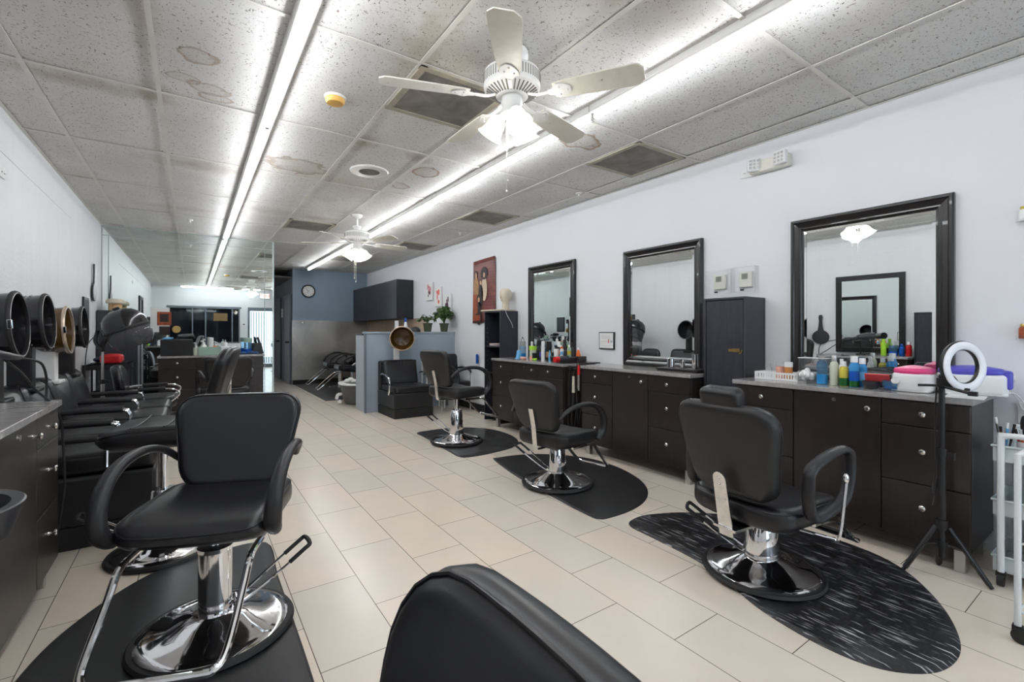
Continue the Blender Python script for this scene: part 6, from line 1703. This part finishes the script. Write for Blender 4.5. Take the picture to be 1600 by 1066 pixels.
def bowl_unit(label, y):
    t = thing('shampoo_bowl', label, 'sink', (XR - 0.016, y, 0), 0, 'black shampoo bowls')
    b = MB(); b.box(-0.16, -0.14, 0.0, 0, 0.14, 0.70); b.build('bowl_pedestal', 'plastic_dark', t, bevel=0.01)
    b = MB(); b.lathe([(0.0, 0.70), (0.12, 0.71), (0.19, 0.80), (0.21, 0.90), (0.195, 0.90), (0.175, 0.81), (0.10, 0.735), (0.0, 0.73)], 32, (-0.22, 0, 0), sy=1.2); b.build('bowl', 'plastic_black', t)
    b = MB(); b.tube([(-0.06, 0, 0.84), (-0.06, 0, 1.0), (-0.12, 0, 1.03), (-0.18, 0, 0.98)], 0.012, 8); b.build('faucet', 'chrome', t)
bowl_unit('black shampoo bowl behind the chair nearer the half wall', 9.75)
bowl_unit('black shampoo bowl behind the chair nearer the slate blue wall', 10.75)
t = thing('pedicure_tub', 'grey pedicure tub with white rim peeking out behind the half wall', 'tub', (2.42, 8.22, 0), R(-10))
b = MB(); b.lathe([(0.0, 0.0), (0.22, 0.0), (0.26, 0.05), (0.31, 0.30), (0.33, 0.34), (0.0, 0.34)], 40, sx=1.0, sy=1.25); b.build('tub_body', 'tub_grey', t)
b = MB(); b.lathe([(0.30, 0.335), (0.345, 0.34), (0.35, 0.36), (0.335, 0.37), (0.26, 0.365), (0.20, 0.30), (0.0, 0.26)], 40, sx=1.0, sy=1.25); b.build('tub_rim', 'white_enamel', t)
b = MB(); b.tube([(-0.30, -0.1, 0.18), (-0.36, -0.12, 0.17), (-0.38, -0.12, 0.10)], 0.028, 12); b.sphere((-0.335, -0.18, 0.06), 0.035); b.build('tub_valve', 'white_enamel', t)
b = MB()
for k in range(5): b.sphere((-0.12 + k * 0.05, rnd.uniform(-0.03, 0.03), 0.03 + 0.02 * math.sin(k * 1.9)), 0.055, 12, 8, (1, 1.1, 0.7))
tag(b.build('folded_towel', 'cotton', loc=(2.32, 8.12, 0.373)), 'crumpled white towel on the rim of the pedicure tub', 'towel')
t = thing('faucet_stand', 'slim steel faucet rising beside the shampoo chairs', 'faucet', (2.62, 9.0, 0))
b = MB(); b.cyl((0, 0, 0), 0.05, 0.02, 16); b.cyl((0, 0, 0.02), 0.012, 0.55, 10); b.tube([(0, 0, 0.56), (0, 0, 0.62), (-0.05, 0, 0.64), (-0.10, 0, 0.60)], 0.010, 8); b.build('faucet_pipe', 'steel', t)

# --- rear station
YT = 8.28
t = thing('tool_box', 'black box on the rear station with a blue comb case on it', 'box', (-0.175, YT, ZT))
b = MB(); b.cbox((0, 0, 0.115), (0.38, 0.22, 0.23)); b.build('box_body', 'inside_black', t, bevel=0.004)
b = MB(); b.cbox((0, 0, 0.014), (0.11, 0.05, 0.026)); tag(b.build('comb_case', 'skyblue', loc=(-0.29, YT - 0.03, ZT + 0.231), bevel=0.01), 'sky blue comb case on the black box', 'case')
t = thing('hair_dryer', 'black hair dryer lying on the black box of the rear station', 'hair dryer', (-0.06, YT, ZT + 0.231), R(20))
b = MB(); b.tube([(-0.12, 0, 0.045), (0.0, 0, 0.045), (0.08, 0, 0.045)], [0.028, 0.038, 0.04], 16, smooth=2); b.tube([(0.03, 0, 0.04), (0.06, -0.11, 0.03)], 0.017, 10, smooth=1); b.build('dryer_body', 'plastic_black', t)
pump_bottle('small clear pump bottle beside the black box on the rear station', 0.05, YT - 0.05, ZT, 0.04, 0.18, 'pale_liquid', 'white_plastic', R(120))
pump_bottle('white pump bottle standing behind the pale green bin', 0.15, YT + 0.1, ZT, 0.038, 0.24, 'white_plastic', 'white_plastic', R(60))
t = thing('plastic_bin', 'pale green plastic bin of supplies on the rear station', 'bin', (0.215, YT - 0.03, ZT))
b = MB()
for (x0, y0, x1, y1) in ((-0.14, -0.09, -0.136, 0.09), (0.136, -0.09, 0.14, 0.09), (-0.136, -0.09, 0.136, -0.086), (-0.136, 0.086, 0.136, 0.09)): b.box(x0, y0, 0, x1, y1, 0.12)
b.box(-0.136, -0.086, 0, 0.136, 0.086, 0.004); b.build('bin_body', 'palegreen', t, bevel=0.002)
pump_bottle('white pump bottle inside the pale green bin', 0.14, YT - 0.03, ZT + 0.005, 0.032, 0.21, 'white_plastic', 'white_plastic', R(200))
bottle('white_bottle', 'tall white bottle inside the pale green bin', 0.235, YT - 0.02, ZT + 0.005, 0.034, 0.25, 'white_plastic', 'white_plastic', 'cyl', capr=0.034)
pump_bottle('bright orange pump bottle inside the pale green bin', 0.29, YT - 0.04, ZT + 0.005, 0.04, 0.19, 'orange', 'white_plastic', R(30))
b = MB(); b.cbox((0, 0, 0.06), (0.16, 0.12, 0.12)); tag(b.build('white_tub', 'cart_white', loc=(0.44, YT - 0.02, ZT), bevel=0.012), 'white square tub beside the pale green bin', 'tub')
pump_bottle('white pump dispenser on top of the white square tub', 0.42, YT - 0.02, ZT + 0.121, 0.03, 0.10, 'white_plastic', 'white_plastic', R(-100))
bottle('disinfectant_jar', 'teal disinfectant jar at the hall end of the rear station', 0.72, YT, ZT, 0.055, 0.25, 'blue_glass', 'palegreen', 'cyl', capr=0.06, liquid='deepblue', cat='jar')
t = thing('clipper_stand', 'black clipper stand at the hall end of the rear station', 'clipper', (0.86, YT + 0.05, ZT))
b = MB(); b.prism([(-0.08, 0), (0.08, 0), (0.05, 0.16), (-0.05, 0.16)], -0.06, 0.06, Matrix.Rotation(R(90), 4, 'X')); b.build('stand_body', 'plastic_black', t, bevel=0.01)
b = MB(); b.tube([(0.03, 0, 0.14), (0.0, 0.02, 0.26)], [0.022, 0.018], 10, smooth=1); b.build('clipper_body', 'plastic_dark', t)
for (x, y, s, lb) in ((0.60, YT - 0.12, 1.0, 'folded navy cloth in front of the teal jar'), (0.80, YT - 0.13, 1.15, 'crumpled navy cloth nearer the hall on the rear station')):
    b = MB()
    for k in range(6): b.sphere((rnd.uniform(-0.06, 0.06) * s, rnd.uniform(-0.03, 0.03), 0.018), 0.045 * s, 12, 8, (1.1, 0.8, 0.45))
    tag(b.build('navy_cloth', 'bluecloth', loc=(x, y, ZT + 0.003)), lb, 'cloth', 'navy cloths on the rear station')
# papers stuck to the mirror wall
b = MB(); b.cbox((0, 0, 0), (0.23, 0.002, 0.36)); tag(b.build('wall_sheet', 'paper', loc=(-0.385, YM - 0.003, 1.42), flat=True), 'white sheet taped to the mirror wall above the black box', 'paper')
t = thing('picture_card', 'orange-framed picture card taped over the white sheet', 'picture', (-0.335, YM - 0.006, 1.44))
b = MB(); b.cbox((0, 0, 0), (0.17, 0.002, 0.20)); b.build('card_border', 'print_rust', t, flat=True)
b = MB(); b.cbox((0, -0.0015, 0.01), (0.10, 0.001, 0.12)); b.build('card_picture', 'print_dark', t, flat=True)
b = MB(); b.cbox((0, 0, 0), (0.13, 0.002, 0.13)); tag(b.build('dark_card', 'print_dark', loc=(-0.33, YM - 0.006, 1.26), flat=True), 'dark picture card taped below the orange-framed one', 'picture')
b = MB(); b.cbox((0, 0, 0), (0.08, 0.002, 0.10)); tag(b.build('small_card', 'inside_black', loc=(-0.19, YM - 0.003, 1.50), flat=True), 'small black card taped beside the orange-framed one', 'picture')
b = MB(); b.lathe([(0.0, -0.006), (0.05, -0.006), (0.055, 0.0)], 24, axis='Y'); tag(b.build('gold_sticker', 'gold', loc=(-0.19, YM - 0.002, 1.28)), 'round gold ornament stuck on the mirror wall', 'ornament')
t = thing('framed_picture', 'slim dark framed picture on the textured wall above the corner cabinet', 'picture', (XL + 0.002, 7.35, 1.45))
b = MB(); b.box(0, -0.16, -0.2, 0.02, 0.16, 0.2); b.build('frame', 'plastic_black', t, bevel=0.003)
b = MB(); b.box(0.0202, -0.13, -0.17, 0.021, 0.13, 0.17); b.build('picture_sheet', 'grey_blind', t, flat=True)
# stand on the corner cabinet
t = thing('wig_stand', 'tan cork wig stand on the corner cabinet', 'stand', (-0.86, 8.30, 1.531))
b = MB(); b.lathe([(0.0, 0.0), (0.075, 0.0), (0.07, 0.10), (0.0, 0.10)], 28); b.build('stand_base', 'tan', t)
b = MB(); b.lathe([(0.0, 0.10), (0.10, 0.10), (0.105, 0.12), (0.10, 0.14), (0.08, 0.16), (0.0, 0.165)], 28); b.build('stand_top', 'linen', t)
# black cart with a red cloth
t = thing('rolling_cart', 'low black rolling cart with a red cloth on it', 'cart', (-0.81, 7.42, 0))
for z in (0.12, 0.45, 0.80):
    b = MB(); b.box(-0.20, -0.28, z, 0.20, 0.28, z + 0.006)
    for (x0, y0, x1, y1) in ((-0.2, -0.28, -0.196, 0.28), (0.196, -0.28, 0.2, 0.28), (-0.196, -0.28, 0.196, -0.276), (-0.196, 0.276, 0.196, 0.28)): b.box(x0, y0, z, x1, y1, z + 0.06)
    b.build('tray', 'plastic_black', t)
for sx in (-1, 1):
    for sy in (-1, 1):
        b = MB(); b.cbox((sx * 0.21, sy * 0.27, 0.46), (0.02, 0.02, 0.80)); b.build('post', 'plastic_black', t)
        b = MB(); b.cyl((sx * 0.21 - 0.01, sy * 0.27, 0.03), 0.03, 0.02, 14, 'X'); b.build('caster_wheel', 'rubber', t)
b = MB(); b.cushion(0.20, 0.26, 0.10, 0.03, 0.03, 0.01, X=Matrix.Translation((0, 0, 0.05))); tag(b.build('red_cloth', 'red', loc=(-0.78, 7.24, 0.875), angle=60), 'folded red cloth on the low black cart', 'cloth')
b = MB()
for k in range(4): b.sphere((-0.0, -0.06 + k * 0.04, 0.03), 0.05, 12, 8, (1, 1, 0.6))
tag(b.build('dark_cloth', 'navycloth', loc=(-0.93, 7.52, 0.875)), 'dark navy cloth heaped on the low black cart', 'cloth')
b = MB(); b.box(-0.16, -0.22, 0.0, 0.16, 0.22, 0.006); b.tube([(0.05, 0.05, 0.025), (0.1, 0.14, 0.03), (0.0, 0.2, 0.025)], 0.018, 8); tag(b.build('tool_tray', 'plastic_black', loc=(-0.81, 7.42, 0.868)), 'black lid and tool across the top of the low cart', 'tray')

# --- on the textured-wall station: dryer in a holder with its cord
t = thing('dryer_holder', 'black articulated tool holder over the counter by the dryer chairs', 'holder', (-0.80, 2.72, ZT))
b = MB(); b.cyl((0, 0, 0), 0.06, 0.02, 20); b.cyl((0, 0, 0.02), 0.012, 0.20, 12); b.build('holder_base', 'plastic_black', t)
b = MB(); b.tube([(0, 0, 0.21), (0.06, 0.03, 0.20), (0.11, 0.05, 0.215)], 0.016, 10); b.cyl((0.115, 0.04, 0.20), 0.03, 0.035, 18, 'Y'); b.build('holder_arm', 'plastic_dark', t)
t = thing('hair_dryer', 'black hair dryer resting in the holder, its cord falling to the floor', 'hair dryer', (-0.68, 2.72, ZT + 0.24))
b = MB(); b.tube([(-0.14, -0.16, 0.045), (-0.05, -0.05, 0.035), (0.0, 0.0, 0.02)], [0.05, 0.045, 0.03], 16, smooth=3); b.tube([(0.0, 0.0, 0.02), (0.04, 0.08, 0.0), (0.06, 0.17, -0.012)], [0.02, 0.016, 0.012], 12, smooth=3); b.build('dryer_body', 'plastic_dark', t)
b = MB(); b.tube([(0.055, 0.16, -0.012), (0.075, 0.30, -0.03), (0.085, 0.42, -0.06), (0.09, 0.47, -0.14), (0.085, 0.475, -0.26), (0.08, 0.47, -0.32)], 0.0055, 8)
b.tube([(0.03, 0.10, -0.015), (0.05, 0.26, -0.09), (0.07, 0.36, -0.17), (0.11, 0.47, -0.26), (0.13, 0.54, -0.36), (0.135, 0.56, -0.50), (0.14, 0.56, -0.70), (0.12, 0.56, -0.88), (0.10, 0.60, -1.0)], 0.0055, 8)
b.build('power_cord', 'rubber', t)
b = MB(); b.tube([(0, -0.17, 0.012), (0.015, 0.0, 0.013), (0, 0.17, 0.012)], [0.010, 0.018, 0.010], 10, flat=0.6)
tag(b.build('hair_brush', 'plastic_black', loc=(-0.93, 2.65, ZT)), 'black paddle brush lying by the textured wall on the counter', 'brush')
def counter_bottle(k, y, r, h, bm, cm, lb): bottle('shampoo_bottle', lb, -0.90, y, ZT, r, h, bm, cm, capr=r * 0.6)
counter_bottle(0, 2.18, 0.035, 0.20, 'red', 'white_plastic', 'red bottle on the textured-wall station')
counter_bottle(1, 2.26, 0.03, 0.17, 'deepblue', 'deepblue', 'blue bottle on the textured-wall station')
counter_bottle(2, 2.47, 0.035, 0.24, 'lime', 'lime', 'lime green bottle on the textured-wall station')
t = bottle('disinfectant_jar', 'wide blue jar on the textured-wall station', -0.90, 2.36, ZT, 0.05, 0.20, 'blue_glass', 'clear', 'cyl', capr=0.05, liquid='deepblue', cat='jar')
# round tray at the frame edge
t = thing('tray_stand', 'black rounded tool tray on a stand at the frame edge', 'tray', (-0.535, 1.72, 0))
b = MB(); b.lathe([(0.0, 0.69), (0.11, 0.69), (0.15, 0.72), (0.172, 0.79), (0.176, 0.80), (0.172, 0.803), (0.148, 0.80), (0.142, 0.79), (0.12, 0.73), (0.0, 0.715)], 44, sy=1.05); b.build('tray_body', 'plastic_dark', t)
b = MB(); b.cyl((0, 0, 0.05), 0.014, 0.645, 14); b.build('stand_pole', 'chrome', t)
b = MB()
for k in range(5):
    a = 2 * PI * k / 5 + 0.3
    b.tube([(0, 0, 0.07), (0.17 * math.cos(a), 0.17 * math.sin(a), 0.05)], [0.018, 0.012], 8, smooth=1); b.cyl((0.17 * math.cos(a) - 0.008, 0.17 * math.sin(a), 0.022), 0.021, 0.016, 12, 'X')
b.build('star_base', 'plastic_black', t)
